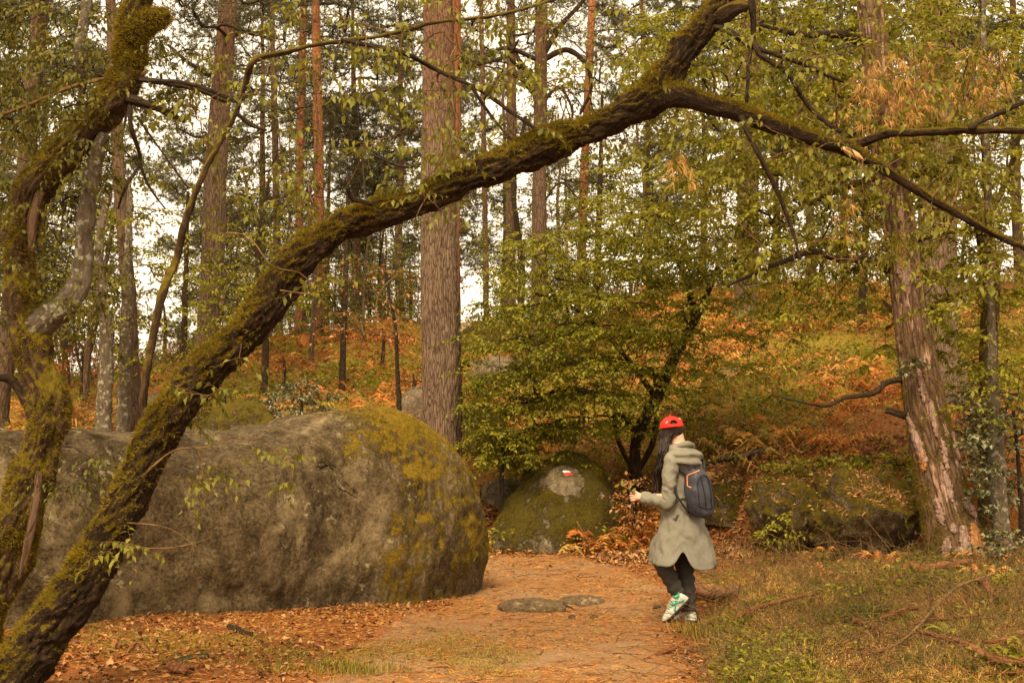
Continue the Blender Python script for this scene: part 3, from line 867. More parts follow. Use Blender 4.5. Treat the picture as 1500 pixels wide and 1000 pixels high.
def sprays(wood, leafmb, tips, ends, nt=5, tl=(0.15, 0.35), m=8, L=(0.04, 0.07), wr=0.55, flat=0.35, hang=0.5, r=0.0022, rng=RNG, droop=0.15):
    """At every tip a fan of fine twigs, each with alternate leaves."""
    N = len(tips)
    if N == 0: return
    a = np.repeat(tips, nt, 0); e = np.repeat(ends, nt, 0)
    n = len(a)
    rd = rand_dirs(n, rng) * np.array([1, 1, flat])
    d = unit(e * 0.55 + rd)
    ln = rng.uniform(tl[0], tl[1], n)[:, None]
    tt = np.linspace(0, 1, 5)
    pts = a[:, None, :] + d[:, None, :] * (ln * tt[None, :])[..., None]
    pts[..., 2] -= (ln * 0.22) * tt[None, :] ** 2
    if wood is not None:
        batch_tubes(wood, pts, np.broadcast_to(r * np.linspace(1, 0.4, 5), (n, 5)), 3)
    f = (np.arange(m) + 0.7)[None, :] / m + rng.uniform(-0.05, 0.05, (n, m))
    f = np.clip(f, 0, 1)
    pos = a[:, None, :] + d[:, None, :] * (ln * f)[..., None]
    pos[..., 2] -= (ln * 0.22) * f ** 2
    side = unit(np.cross(d, [0, 0, 1.0]))[:, None, :] * np.where(np.arange(m) % 2 == 0, 1.0, -1.0)[None, :, None]
    ld = d[:, None, :] * 0.6 + side * 0.75 + rng.normal(size=(n, m, 3)) * 0.3
    ld[..., 2] -= rng.uniform(0.0, 2 * hang, (n, m))
    nr = np.array([0, 0, 1.0]) + rng.normal(size=(n, m, 3)) * 0.35
    LL = rng.uniform(L[0], L[1], n * m)
    leaves(leafmb, pos.reshape(-1, 3), ld.reshape(-1, 3), nr.reshape(-1, 3), LL, LL * wr * rng.uniform(0.8, 1.2, n * m), droop, rng=rng,
           rnd=np.clip(np.repeat(rng.random(N), nt * m) * 0.5 + rng.random(n * m) * 0.5, 0, 1))

def needle_tufts(mb, pos, dirv, nn=16, L=0.09, w=0.007, spread=0.8, rng=RNG):
    n = len(pos)
    a = np.repeat(pos, nn, 0); e = np.repeat(dirv, nn, 0)
    d = unit(e * 0.9 + rand_dirs(n * nn, rng) * spread)
    blades(mb, a, a + d * (L * rng.uniform(0.7, 1.2, (n * nn, 1))), w, rnd=np.repeat(rng.random(n), nn) * 0.6 + rng.random(n * nn) * 0.4, rng=rng)

def trunk_disp(amp, knob=1.0, seed=0.0, ridge=0.35):
    def f(bark, ang, ln, r):
        q = bark * np.array([1, 1, ridge])
        d = amp * (0.9 * fbm(q * (0.9 / max(r.mean(), 0.02)) + seed, 3) * knob - 0.7 * np.abs(fbm(q * 22 + seed, 3)) + 0.35 * fbm(q * 45 + seed, 2))
        return d
    return f

def sample_faces(mbv, mbq, n, weight, rng=RNG):
    """Random points on quads, chosen by area times weight(normals, centres)."""
    a, b, c, d = (mbv[mbq[:, k]] for k in range(4))
    nr = np.cross(c - a, d - b); ar = np.linalg.norm(nr, axis=1) / 2; nr = unit(nr)
    w = ar * np.clip(weight(nr, (a + c) / 2), 0, None)
    w /= w.sum()
    k = rng.choice(len(mbq), n, p=w)
    u, v = rng.random((n, 1)), rng.random((n, 1))
    return a[k] * (1 - u) * (1 - v) + b[k] * u * (1 - v) + c[k] * u * v + d[k] * (1 - u) * v, nr[k]

def moss_on(mb, v, q, n, weight, L=(0.012, 0.035), w=0.006, rng=RNG):
    p, nr = sample_faces(v, q, n, weight, rng)
    d = unit(nr * 1.0 + rand_dirs(n, rng) * 0.7 - np.array([0, 0, 0.25]))
    base = 0.5 + 0.5 * np.clip(fbm(p * 6, 2), -1, 1)
    blades(mb, p - nr * 0.004, p + d * rng.uniform(L[0], L[1], (n, 1)), w, rnd=np.clip(base * 0.6 + rng.random(n) * 0.4, 0, 1), rng=rng)

# moss cushions standing up from the two near boulders
mm = MB()
moss_on(mm, bb_v, bb_f, 20000, lambda n, p: np.clip(-0.05 + 0.7 * np.abs(n[:, 2]) + 1.3 * fbm(p * 2.2, 5, 0.7), 0, 1) ** 1.5 * S(-1.9, -0.9, p[:, 0] + 0.5 * fbm(p * 1.3 + 3, 2) + 0.25 * (p[:, 2] - 1)) * (p[:, 2] > 0.15), (0.010, 0.030), 0.007)
stuff(mm.build('moss', M['moss_gold'], boulder))
_me = mossy.data; _v = np.empty(len(_me.vertices) * 3, np.float32); _me.vertices.foreach_get('co', _v); _v = _v.reshape(-1, 3) + np.array(mossy.location)
_q = np.array([tuple(p.vertices) for p in _me.polygons])
mm = MB()
moss_on(mm, _v, _q, 24000, lambda n, p: np.clip(0.2 + 1.2 * fbm(p * 3.0 + 8, 4), 0, 1) ** 1.5 * (S(0.30, 0.42, np.linalg.norm(p - hp[None], axis=1)) if hp is not None else 1) * (p[:, 2] > 0.02), (0.008, 0.026), 0.007)
stuff(mm.build('moss', M['moss'], mossy))

# leaves and straw caught on top of the rocks at the right
for o_ in [o for o in COL.objects if o.name.startswith('rock') and o.location.x > 1.3 and o.location.y < 20]:
    me_ = o_.data; _v = np.empty(len(me_.vertices) * 3, np.float32); me_.vertices.foreach_get('co', _v); _v = _v.reshape(-1, 3) + np.array(o_.location)
    _q = np.array([tuple(p.vertices) for p in me_.polygons])
    mm = MB(); p_, n_ = sample_faces(_v, _q, 900, lambda n, p: np.clip(n[:, 2] - 0.25, 0, 1) * np.clip(0.4 + fbm(p * 2, 2), 0, 1))
    L_ = RNG.uniform(0.03, 0.07, 900)
    leaves(mm, p_ + n_ * 0.01, rand_dirs(900) * [1, 1, 0.5], n_ + RNG.normal(size=(900, 3)) * 0.5, L_, L_ * 0.45, 0.1)
    d_ = RNG.normal(size=(900, 3)) * [0.08, 0.08, 0.04] + [0, -0.02, 0.0]
    blades(mm, p_, p_ + d_, 0.006, bend=np.abs(RNG.normal(size=(900, 3))) * [0, 0, 0.03])
    stuff(mm.build('caught_leaves', M['litter'], o_))
    mm = MB(); moss_on(mm, _v, _q, 6000, lambda n, p: np.clip(0.3 + 0.5 * n[:, 2] + 1.2 * fbm(p * 3 + 8, 4), 0, 1) ** 1.5, (0.010, 0.03), 0.008)
    stuff(mm.build('moss', M['moss'], o_))

# ------------------------------------------------------------------ the leaning tree that arches over the path
LD = 8.0
lean_px = [(-60, 1075, 150, 7.95), (10, 1000, 125, 7.95), (60, 930, 114), (122, 852, 104), (170, 770, 94), (207, 690, 86), (243, 618, 86), (290, 560, 82), (345, 503, 78), (395, 447, 82),
           (428, 395, 80), (480, 350, 70), (550, 315, 62), (620, 293, 58), (690, 260, 56), (745, 236, 60), (800, 212, 62), (860, 188, 56), (920, 160, 57), (962, 132, 66),
           (990, 92, 56), (1018, 50, 54), (1045, 15, 50), (1078, -40, 46), (1120, -130, 42), (1150, -240, 36)]
lc, lr = px_line(lean_px, LD); lr = lr * np.interp(np.arange(len(lr)), [0, 8, 12, 20, 25], [0.68, 0.68, 0.70, 0.80, 0.85])
lc, lr = smooth_line(lc, lr, 0.014)
lean = thing('leaning_tree', 'dark mossy tree leaning from the lower left and arching over the path', 'tree', (lc[0][0], lc[0][1], tz(lc[0][0], lc[0][1])))
mbt = MB()
def lean_disp(bark, ang, ln, r):
    q = bark * np.array([1, 1, 0.42])
    return 0.026 * fbm(q * 6.5 + 2, 3) + 0.024 * fbm(bark * 4.0 + 40, 2) - 0.030 * np.abs(fbm(q * 15 + 8, 4, 0.6)) + 0.012 * fbm(q * 40, 3) + 0.006 * fbm(bark * 60, 2)
tube(mbt, lc, lr, 88, lean_disp)
lt = mbt.build('trunk', M['bark_lean'], lean, True)
lv, lq = np.concatenate(mbt.v), np.concatenate(mbt.q)
br_specs = [
    ('branch', [(968, 138, 46), (1000, 140, 37), (1035, 152, 31), (1085, 166, 28), (1140, 186, 27), (1190, 202, 25), (1235, 216, 23), (1262, 230, 18), (1292, 247, 14), (1370, 295, 12), (1440, 335, 10), (1520, 374, 8)], 'bark_lean', 26),
    ('branch', [(1195, 203, 20), (1228, 214, 18), (1262, 206, 15), (1300, 198, 14), (1350, 195, 13), (1420, 190, 12), (1530, 192, 10)], 'bark_lean', 14),
    ('branch', [(1035, 36, 12), (1065, 50, 10), (1100, 66, 9), (1150, 86, 8), (1200, 102, 7), (1240, 116, 5)], 'twig_dark', 8),
    ('branch', [(1098, -40, 12), (1100, 10, 11), (1105, 50, 9), (1098, 85, 7), (1095, 150, 5)], 'twig_dark', 8),
    ('branch', [(1103, 60, 8), (1112, 85, 8), (1150, 112, 8), (1188, 155, 7), (1230, 196, 6)], 'twig_dark', 8),
    ('branch', [(234, 640, 14.4), (208, 605, 12.2), (212, 560, 11.5), (222, 500, 12.2), (240, 430, 13.0), (256, 375, 11.5), (270, 330, 10.8), (300, 252, 9.4), (340, 172, 8.6), (360, 130, 8.6), (378, 97, 9.4), (420, 76, 7.9), (470, 62, 7.2), (560, 54, 6.5), (640, 40, 6.5), (720, 20, 5.8), (800, 0, 5.0), (880, -30, 4.3)], 'bark_mossy', 14),
    ('branch', [(500, 59, 8), (560, 72, 8), (600, 84, 8), (640, 98, 7), (700, 130, 7), (760, 172, 6), (800, 198, 5)], 'twig_dark', 8),
    ('branch', [(690, 125, 6), (720, 170, 5), (750, 205, 4)], 'twig_dark', 6),
    ('branch', [(350, 150, 6), (300, 132, 7), (262, 125, 6), (205, 118, 5)], 'twig_dark', 6),
    ('branch', [(345, 165, 7), (365, 180, 7), (390, 192, 5)], 'twig_dark', 6),
    ('branch', [(720, 0, 2.5), (690, 40, 2.5), (660, 90, 2.5), (662, 140, 2.0), (665, 165, 1.5)], 'twig_pale', 6),
    ('branch', [(1050, 30, 30), (1075, 18, 22), (1090, 14, 16)], 'bark_lean', 14),
    ('branch', [(1085, 170, 9), (1105, 220, 8), (1130, 260, 8), (1165, 330, 6), (1172, 380, 4)], 'twig_dark', 6),
    ('branch', [(1500, 150, 7), (1450, 170, 8), (1420, 188, 8)], 'twig_dark', 6),
    ('branch', [(205, 700, 4.0), (255, 660, 3.0), (300, 655, 2.5), (345, 638, 1.5)], 'twig_pale', 6),
    ('branch', [(168, 800, 3.5), (235, 803, 3.0), (275, 798, 2.0), (312, 786, 1.0)], 'twig_pale', 6),
    ('branch', [(185, 765, 3.0), (245, 772, 2.0), (290, 800, 1.0)], 'twig_pale', 5),
    ('branch', [(410, 425, 3.0), (455, 428, 2.5), (440, 400, 2.0), (400, 390, 2.0), (360, 345, 2.0), (300, 345, 1.5)], 'twig_pale', 6),
    ('branch', [(630, 280, 2.0), (612, 320, 2.0), (606, 350, 1.5)], 'twig_pale', 5),
    ('branch', [(545, 300, 6), (515, 290, 8), (512, 275, 4)], 'twig_dark', 6),
]
skel = [lc[::9]]
mb_moss = MB()
for nm, pts, mk, sg in br_specs:
    c, r = px_line(pts, LD - 0.02 if sg > 6 else LD - 0.1)
    off = RNG.normal(size=(len(c), 3)) * np.array([0, 0.05 if sg < 20 else 0.0, 0]); off[0] = 0
    c, r = smooth_line(c + off, r, 0.03)
    mb = MB()
    tube(mb, c, r, sg, trunk_disp(min(0.02, r.mean() * 0.28), seed=len(pts) * 3.0))
    mb.build(nm, M[mk], lean, True)
    if nm == 'branch' and len(pts) > 2: skel.append(c[::3])
    if sg > 20:
        moss_on(mb_moss, np.concatenate(mb.v), np.concatenate(mb.q), 7000, lambda n, p: np.clip(n[:, 2] * 1.2 + 0.1 + 0.5 * fbm(p * 5, 2), 0, 1) ** 1.5, (0.01, 0.03), 0.005)
# torn pale wood where the branch forks
tw = MB()
c, r = px_line([(1234, 217, 4), (1242, 221, 10), (1252, 226, 11), (1260, 231, 7), (1266, 236, 2)], LD - 0.09)
c, r = smooth_line(c, r, 0.02); tube(tw, c, r, 10, trunk_disp(0.006))
tw.build('torn_wood', M['bare_wood'], lean, True)
moss_on(mb_moss, lv, lq, 62000, lambda n, p: np.clip(n[:, 2] * 1.25 - 0.22 + 0.75 * fbm(p * 3.2, 3) - 0.25 * S(0.2, 2.2, p[:, 0] + 0.3), 0, 1) ** 1.3, (0.010, 0.040), 0.005)
stuff(mb_moss.build('moss', M['moss'], lean))

def px_targets(regions, rng=RNG, zmin=0.25):
    """regions: (cx, cy, rx, ry, d0, d1, n) ellipses in the photo turned into points in space."""
    out = []
    for cx, cy, rx, ry, d0, d1, n in regions:
        k = 0
        while k < n:
            a, b = rng.uniform(-1, 1, 2)
            if a * a + b * b > 1: continue
            d = rng.uniform(d0, d1)
            p = P(cx + a * rx, cy + b * ry, d)
            k += 1
            if p[2] > tz(p[0], p[1]) + zmin: out.append(p)
    return np.array(out)

tg = px_targets([(640, 60, 260, 70, 7.4, 8.8, 34), (700, 160, 170, 80, 7.4, 8.7, 26), (560, 270, 160, 60, 7.5, 8.6, 26), (420, 150, 150, 110, 7.4, 8.9, 22), (860, 60, 110, 60, 7.4, 9.0, 10),
                 (380, 260, 110, 90, 7.5, 9.0, 10), (440, 390, 60, 40, 7.6, 8.4, 5), (280, 560, 90, 60, 7.6, 8.3, 5), (350, 690, 110, 40, 7.5, 8.2, 7), (220, 800, 80, 40, 7.5, 8.2, 3),
                 (1130, 130, 130, 110, 7.3, 9.3, 34), (1330, 150, 170, 150, 7.2, 9.5, 62), (1180, 300, 190, 90, 7.5, 9.6, 36), (1400, 340, 110, 100, 7.4, 9.5, 26), (980, 190, 110, 40, 7.6, 9.0, 10)])
lines, rad, ends = grow(skel, tg, 0.0022, arch=0.06, jit=0.08, rmax=0.010)
mbw, mbl = MB(), MB()
batch_tubes(mbw, lines, rad, 4)
sprays(mbw, mbl, lines[:, -1], ends, nt=4, tl=(0.10, 0.28), m=5, L=(0.035, 0.062), wr=0.5, hang=0.8, flat=0.5, droop=0.25)
stuff(mbw.build('twigs', M['twig_pale'], lean))
# leaves: the nearest ones each an object, the rest one mass
LV = np.concatenate(mbl.v).reshape(-1, 5, 3); LRN = np.concatenate(mbl.a['rnd']).reshape(-1, 5)
order = np.argsort(LV[:, 0, 1] + 0.4 * RNG.random(len(LV)))
cen = LV[order, 0]
inside = (np.abs(cen[:, 0] / cen[:, 1]) < 0.37) & (((cen[:, 2] - EYE) / cen[:, 1]) < 0.305)
solo = order[inside][:260]
rest = np.setdiff1d(np.arange(len(LV)), solo)
LT = np.array([[0, 2, 4], [2, 3, 4], [3, 1, 4], [1, 0, 4]])
mbr = MB(); mbr.add(LV[rest].reshape(-1, 3), None, (np.arange(len(rest))[:, None, None] * 5 + LT[None]).reshape(-1, 3), rnd=LRN[rest].ravel())
stuff(mbr.build('foliage', M['leaf_front'], lean))
protos = []
for k in range(5):
    me = oval_leaf(0.064, 0.032, (-0.12, 0.1, -0.2, 0.05, -0.15)[k], (0.1, -0.12, 0.2, 0, -0.2)[k], 0.15 + 0.18 * k, 5); me.materials.append(M['leaf_front']); protos.append(me)
for i in solo:
    b, l, r, t, m = LV[i]
    x = unit(t - b); nz_ = unit(np.cross(l - b, r - b)); nz_ = -nz_ if nz_[2] < 0 else nz_
    y = unit(np.cross(nz_, x)); z = np.cross(x, y)
    o = bpy.data.objects.new('leaf', protos[int(i) % 5]); COL.objects.link(o)
    o.parent = lean; o.matrix_parent_inverse = Matrix.Translation(-lean.location)
    s = float(np.linalg.norm(t - b) / 0.064)
    o.matrix_basis = Matrix(((x[0] * s, y[0] * s, z[0] * s, b[0]), (x[1] * s, y[1] * s, z[1] * s, b[1]), (x[2] * s, y[2] * s, z[2] * s, b[2]), (0, 0, 0, 1)))
# one copper leaf hanging near the trunk
mb = MB(); q_ = P(444, 488, 8.3); leaves(mb, [q_], [[0.1, 0.1, -1]], [[0.2, -1, 0]], 0.085, 0.05, 0.1, rnd=np.array([0.9]))
o_ = mb.build('leaf', M['copper_leaf'], lean); o_['label'] = 'single orange dead leaf hanging under the trunk'

# ------------------------------------------------------------------ old mossy tree at the left edge
MD = 9.4
mpx = [(-60, 965, 92), (-35, 910, 86), (-8, 850, 76), (16, 790, 70), (38, 720, 64), (62, 650, 60), (70, 590, 62), (54, 530, 54), (38, 470, 48), (28, 410, 45), (30, 345, 46), (50, 280, 56), (92, 225, 58), (140, 175, 56), (176, 128, 52), (190, 85, 44), (194, 45, 42), (205, 5, 40), (235, -50, 36), (250, -140, 30)]
mc, mr = px_line(mpx, MD); mc, mr = smooth_line(mc, mr, 0.017)
mtree = thing('mossy_tree', 'old crooked mossy tree at the left edge in front of the big boulder', 'tree', (mc[0][0], mc[0][1], tz(mc[0][0], mc[0][1])))
mbt = MB()
def mossy_disp(bark, ang, ln, r):
    q = bark * np.array([1, 1, 0.3])
    return 0.03 * fbm(q * 6.0 + 12, 3) + 0.03 * fbm(bark * 3.5 + 60, 2) - 0.034 * np.abs(fbm(q * 14 + 8, 4, 0.6)) + 0.012 * fbm(q * 40, 3)
tube(mbt, mc, mr, 80, mossy_disp)
mbt.build('trunk', M['bark_mossy'], mtree, True)
mm = MB()
moss_on(mm, np.concatenate(mbt.v), np.concatenate(mbt.q), 56000, lambda n, p: np.clip(0.45 * n[:, 2] + 0.30 + 0.8 * fbm(p * 3.0, 3) + 0.5 * S(3.6, 4.3, p[:, 2]), 0, 1) ** 1.3, (0.012, 0.04), 0.006)
skel = [mc[::6]]
for pts, mk, sg in [([(42, 490, 46), (75, 462, 44), (100, 440, 40), (118, 410, 34), (122, 365, 28), (126, 320, 25), (131, 270, 24), (140, 225, 22), (152, 195, 18)], 'bark_pale', 24),
                    ([(188, 60, 40), (205, 40, 40), (222, 30, 36), (240, 26, 26), (250, 22, 12)], 'bark_mossy', 20),
                    ([(170, 140, 16), (205, 150, 14), (240, 163, 12), (272, 180, 7)], 'twig_dark', 10),
                    ([(190, 115, 10), (240, 120, 9), (290, 132, 8), (330, 146, 6), (352, 148, 4)], 'twig_dark', 8),
                    ([(60, 640, 12), (20, 560, 14), (-10, 555, 12), (-40, 545, 12)], 'twig_dark', 10),
                    ([(190, 150, 8), (198, 190, 7), (203, 235, 6), (190, 275, 5), (172, 305, 3)], 'twig_dark', 6),
                    ([(203, 235, 5), (215, 270, 4), (240, 305, 3)], 'twig_dark', 6),
                    ([(200, 170, 4), (235, 220, 3), (275, 275, 3)], 'twig_dark', 5),
                    ([(215, 105, 7), (150, 135, 7), (95, 195, 6), (50, 235, 5), (-5, 215, 5)], 'twig_pale', 6),
                    ([(180, 110, 6), (110, 130, 6), (40, 155, 6), (-20, 175, 6)], 'twig_pale', 6),
                    ([(130, -20, 16), (127, 40, 16), (124, 80, 15), (120, 130, 10), (112, 170, 6)], 'bark_pale', 10),
                    ([(60, 10, 5), (0, 30, 5), (-30, 45, 5)], 'twig_dark', 6)]:
    c, r = px_line(pts, MD - 0.02)
    off = RNG.normal(size=(len(c), 3)) * np.array([0, 0.05 if sg < 20 else 0, 0]); off[0] = 0
    c, r = smooth_line(c + off, r, 0.03)
    mb = MB(); tube(mb, c, r, sg, trunk_disp(min(0.02, r.mean() * 0.3), seed=pts[0][0]))
    mb.build('branch', M[mk], mtree, True); skel.append(c[::3])
    if mk == 'bark_mossy': moss_on(mm, np.concatenate(mb.v), np.concatenate(mb.q), 5000, lambda n, p: np.ones(len(n)), (0.015, 0.045), 0.006)
stuff(mm.build('moss', M['moss'], mtree))
# peeled bark strips on the trunk
for pts in ([(58, 690, 10), (52, 740, 14), (40, 800, 12), (28, 850, 6)], [(60, 280, 12), (48, 320, 16), (46, 370, 10)]):
    c, r = px_line(pts, MD - 0.17); c, r = smooth_line(c, r, 0.03); mb = MB(); tube(mb, c, r, 8, trunk_disp(0.008)); mb.build('bark_strip', M['bark_peel'], mtree, True)
tg = px_targets([(70, 70, 150, 90, 8.6, 10.8, 75), (60, 230, 130, 100, 8.7, 10.6, 70), (-60, 300, 140, 250, 8.8, 11, 30), (230, 120, 80, 70, 9.0, 10.2, 10), (60, 420, 110, 60, 9.0, 10.4, 12), (90, 690, 60, 40, 8.9, 9.3, 4)])
lines, rad, ends = grow(skel, tg, 0.0025, arch=0.08, jit=0.08, rmax=0.014)
mbw, mbl = MB(), MB(); batch_tubes(mbw, lines, rad, 4)
sprays(mbw, mbl, lines[:, -1], ends, nt=5, tl=(0.12, 0.34), m=7, L=(0.035, 0.060), wr=0.5, hang=0.7, flat=0.5, droop=0.25)
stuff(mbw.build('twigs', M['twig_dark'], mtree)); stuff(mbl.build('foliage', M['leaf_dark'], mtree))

# ------------------------------------------------------------------ broadleaf trees grown over the slope
def broadleaf(name, label, trunk_px, d, mk, regions, leafm, group=None, cat='tree', limbs=(), nt=5, tl=(0.18, 0.40), m=8, L=(0.045, 0.075), rmax=0.02, seed=1, hang=0.3, flat=0.16, rt=0.0028, twm='twig_dark', seg=16, zmin=0.25, layers=0):
    rng = np.random.default_rng(seed)
    c, r = px_line(trunk_px, d)
    g = tz(c[0][0], c[0][1])
    if c[0][2] > g: c = np.vstack([[c[0][0], c[0][1], g - 0.1], c]); r = np.concatenate([[r[0] * 1.25], r])
    c, r = smooth_line(c, r, 0.06)
    t = thing(name, label, cat, (c[0][0], c[0][1], g), group)
    mb = MB(); tube(mb, c, r, seg, trunk_disp(min(0.02, r.mean() * 0.25), seed=seed * 1.7)); mb.build('trunk', M[mk], t, True)
    sk = [c[len(c) // 4::3]]
    for lp in limbs:
        c2, r2 = px_line(lp, d); off = rng.normal(size=(len(c2), 3)) * np.array([0, 0.15, 0]); off[0] = 0
        c2, r2 = smooth_line(c2 + off, r2, 0.06); mb = MB(); tube(mb, c2, r2, 9, trunk_disp(min(0.015, r2.mean() * 0.25), seed=seed)); mb.build('limb', M[mk], t, True); sk.append(c2[::2])
    tg = px_targets(regions, rng, zmin)
    if layers:                                                # foliage held in flat, gently drooping tiers
        rx = np.hypot(tg[:, 0] - c[:, 0].mean(), tg[:, 1] - c[:, 1].mean()); ph = 0.30 * n2(tg[:, 0], tg[:, 1], 0.7, seed)
        zl = tg[:, 2] + 0.10 * rx + ph; tg[:, 2] = np.round(zl / layers) * layers - 0.10 * rx - ph + rng.normal(size=len(tg)) * 0.035
        tg = tg[tg[:, 2] > terrain(tg[:, 0], tg[:, 1]) + zmin]
    lines, rad, ends = grow(sk, tg, rt, arch=0.07, jit=0.07, rmax=rmax, rng=rng)
    mbw, mbl = MB(), MB(); batch_tubes(mbw, lines, rad, 4)
    if leafm is not None:
        sprays(mbw, mbl, lines[:, -1], ends, nt=nt, tl=tl, m=m, L=L, hang=hang, flat=flat, rng=rng)
    stuff(mbw.build('twigs', M[twm], t))
    if leafm is not None: stuff(mbl.build('foliage', M[leafm], t))
    return t

broadleaf('hornbeam', 'leafy green hornbeam with a dark forked trunk behind the walker', [(932, 715, 22), (930, 680, 18), (932, 645, 17), (945, 612, 17), (965, 575, 18), (985, 530, 17), (1005, 490, 14), (1025, 455, 11), (1040, 420, 9), (1055, 380, 6)], 18.6, 'bark_lean',
          [(880, 575, 190, 80, 17.4, 20.2, 150), (800, 600, 130, 50, 17.4, 19.8, 60), (880, 430, 170, 110, 17.0, 20.2, 200), (1010, 400, 150, 110, 16.6, 20, 130), (940, 310, 110, 80, 17, 20, 70), (1110, 460, 130, 80, 16.8, 19.8, 24), (790, 420, 80, 60, 17.2, 19.6, 36), (740, 560, 70, 70, 17.4, 19.2, 44), (700, 640, 50, 25, 17.2, 18.4, 16), (800, 500, 130, 90, 16.9, 18.6, 120), (900, 540, 130, 80, 16.7, 18.2, 80), (1110, 520, 110, 70, 16.5, 18.6, 18), (960, 360, 150, 80, 16.5, 19, 90), (780, 640, 70, 30, 17.6, 18.6, 30)],
          'leaf_mid', limbs=[[(934, 690, 10), (955, 650, 9), (962, 600, 7), (960, 540, 5)], [(928, 690, 9), (905, 640, 7), (900, 590, 5)], [(938, 640, 11), (890, 590, 9), (830, 570, 7), (770, 590, 4)], [(960, 580, 10), (900, 500, 8), (840, 450, 6), (780, 430, 4)], [(1020, 470, 13), (1000, 400, 9), (960, 330, 6)], [(975, 555, 11), (930, 540, 9), (880, 545, 5)]], seed=11, layers=0.42)
broadleaf('hornbeam', 'tall leafy hornbeam whose pale green crown fills the upper right behind the leaning pine', [(1448, 760, 34), (1450, 640, 30), (1448, 520, 28), (1452, 420, 26), (1440, 330, 26), (1415, 260, 22), (1400, 190, 18), (1420, 110, 14), (1440, 40, 10)], 15.2, 'bark_mossy',
          [(1080, 130, 170, 130, 13.5, 17, 150), (1200, 230, 200, 130, 13.5, 17, 160), (1370, 120, 180, 140, 13.5, 17, 190), (1120, 320, 200, 100, 13.8, 17, 135), (1430, 400, 110, 160, 13.5, 16.5, 110), (980, 60, 60, 60, 14, 17, 16), (1280, 450, 140, 70, 13.6, 16.2, 26), (1250, 20, 220, 60, 13.6, 17, 80)],
          'leaf_mid', limbs=[[(1415, 260, 16), (1330, 250, 12), (1230, 280, 9), (1120, 330, 6)], [(1405, 200, 15), (1300, 120, 11), (1180, 100, 8), (1060, 120, 5)], [(1440, 330, 12), (1480, 260, 9), (1500, 160, 6)], [(1450, 420, 10), (1380, 440, 8), (1300, 480, 5)]], seed=12, m=9, nt=6, layers=0.38)
broadleaf('thin_tree', 'thin pale lichen spotted tree standing right behind the leaning pine', [(1470, 800, 30), (1463, 740, 26), (1460, 660, 25), (1456, 590, 19), (1452, 480, 14), (1447, 300, 11), (1443, 150, 9), (1440, -40, 8)], 14.4, 'bark_pale',
          [(1440, 560, 70, 60, 13.8, 14.8, 16), (1470, 250, 70, 200, 13.8, 15, 24)], 'leaf_mid', seed=13)
broadleaf('young_beech', 'slim young beech with bare pale twigs and copper leaves left of the thick pine', [(587, 655, 9), (585, 610, 8), (582, 540, 7), (579, 480, 6), (570, 430, 5), (560, 370, 4)], 18.6, 'twig_dark',
          [(540, 440, 90, 60, 17.6, 19.4, 40), (600, 580, 50, 30, 18, 19, 6)], 'copper_leaf', seed=14, nt=2, m=2, L=(0.05, 0.08), twm='twig_pale', cat='sapling', seg=8)
for k, (px, py, w, d, lb, rg, lm) in enumerate([
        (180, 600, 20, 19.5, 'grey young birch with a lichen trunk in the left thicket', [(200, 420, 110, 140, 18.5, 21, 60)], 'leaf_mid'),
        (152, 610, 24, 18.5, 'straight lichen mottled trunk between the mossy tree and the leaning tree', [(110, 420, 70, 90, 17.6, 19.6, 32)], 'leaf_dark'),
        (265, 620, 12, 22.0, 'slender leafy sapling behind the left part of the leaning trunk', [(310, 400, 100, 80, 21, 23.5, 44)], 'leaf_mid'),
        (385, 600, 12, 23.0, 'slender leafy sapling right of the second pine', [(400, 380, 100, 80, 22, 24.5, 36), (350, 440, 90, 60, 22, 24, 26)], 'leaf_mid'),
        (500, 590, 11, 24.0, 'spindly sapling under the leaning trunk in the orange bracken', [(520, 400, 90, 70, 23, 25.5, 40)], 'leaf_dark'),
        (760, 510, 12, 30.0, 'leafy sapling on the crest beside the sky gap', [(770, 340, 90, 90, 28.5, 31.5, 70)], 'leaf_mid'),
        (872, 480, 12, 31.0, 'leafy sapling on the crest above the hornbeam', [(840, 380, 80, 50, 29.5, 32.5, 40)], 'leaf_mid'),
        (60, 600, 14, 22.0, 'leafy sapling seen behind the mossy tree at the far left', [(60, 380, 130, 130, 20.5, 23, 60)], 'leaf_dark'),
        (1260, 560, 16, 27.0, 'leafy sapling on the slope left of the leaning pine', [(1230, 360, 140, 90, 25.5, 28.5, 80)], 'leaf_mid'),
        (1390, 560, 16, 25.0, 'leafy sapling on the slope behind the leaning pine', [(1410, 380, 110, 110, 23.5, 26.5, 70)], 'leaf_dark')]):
    broadleaf('sapling', lb, [(px, py, w), (px + 4, py - 120, w * 0.85), (px + (-1) ** k * 8, py - 240, w * 0.6), (px + 10, py - 340, w * 0.4)], d, 'bark_pale' if k < 2 else 'twig_dark', rg, lm, group='saplings among the trees', cat='sapling', seed=30 + k, nt=4, m=7, tl=(0.2, 0.5), L=(0.055, 0.085), seg=10)

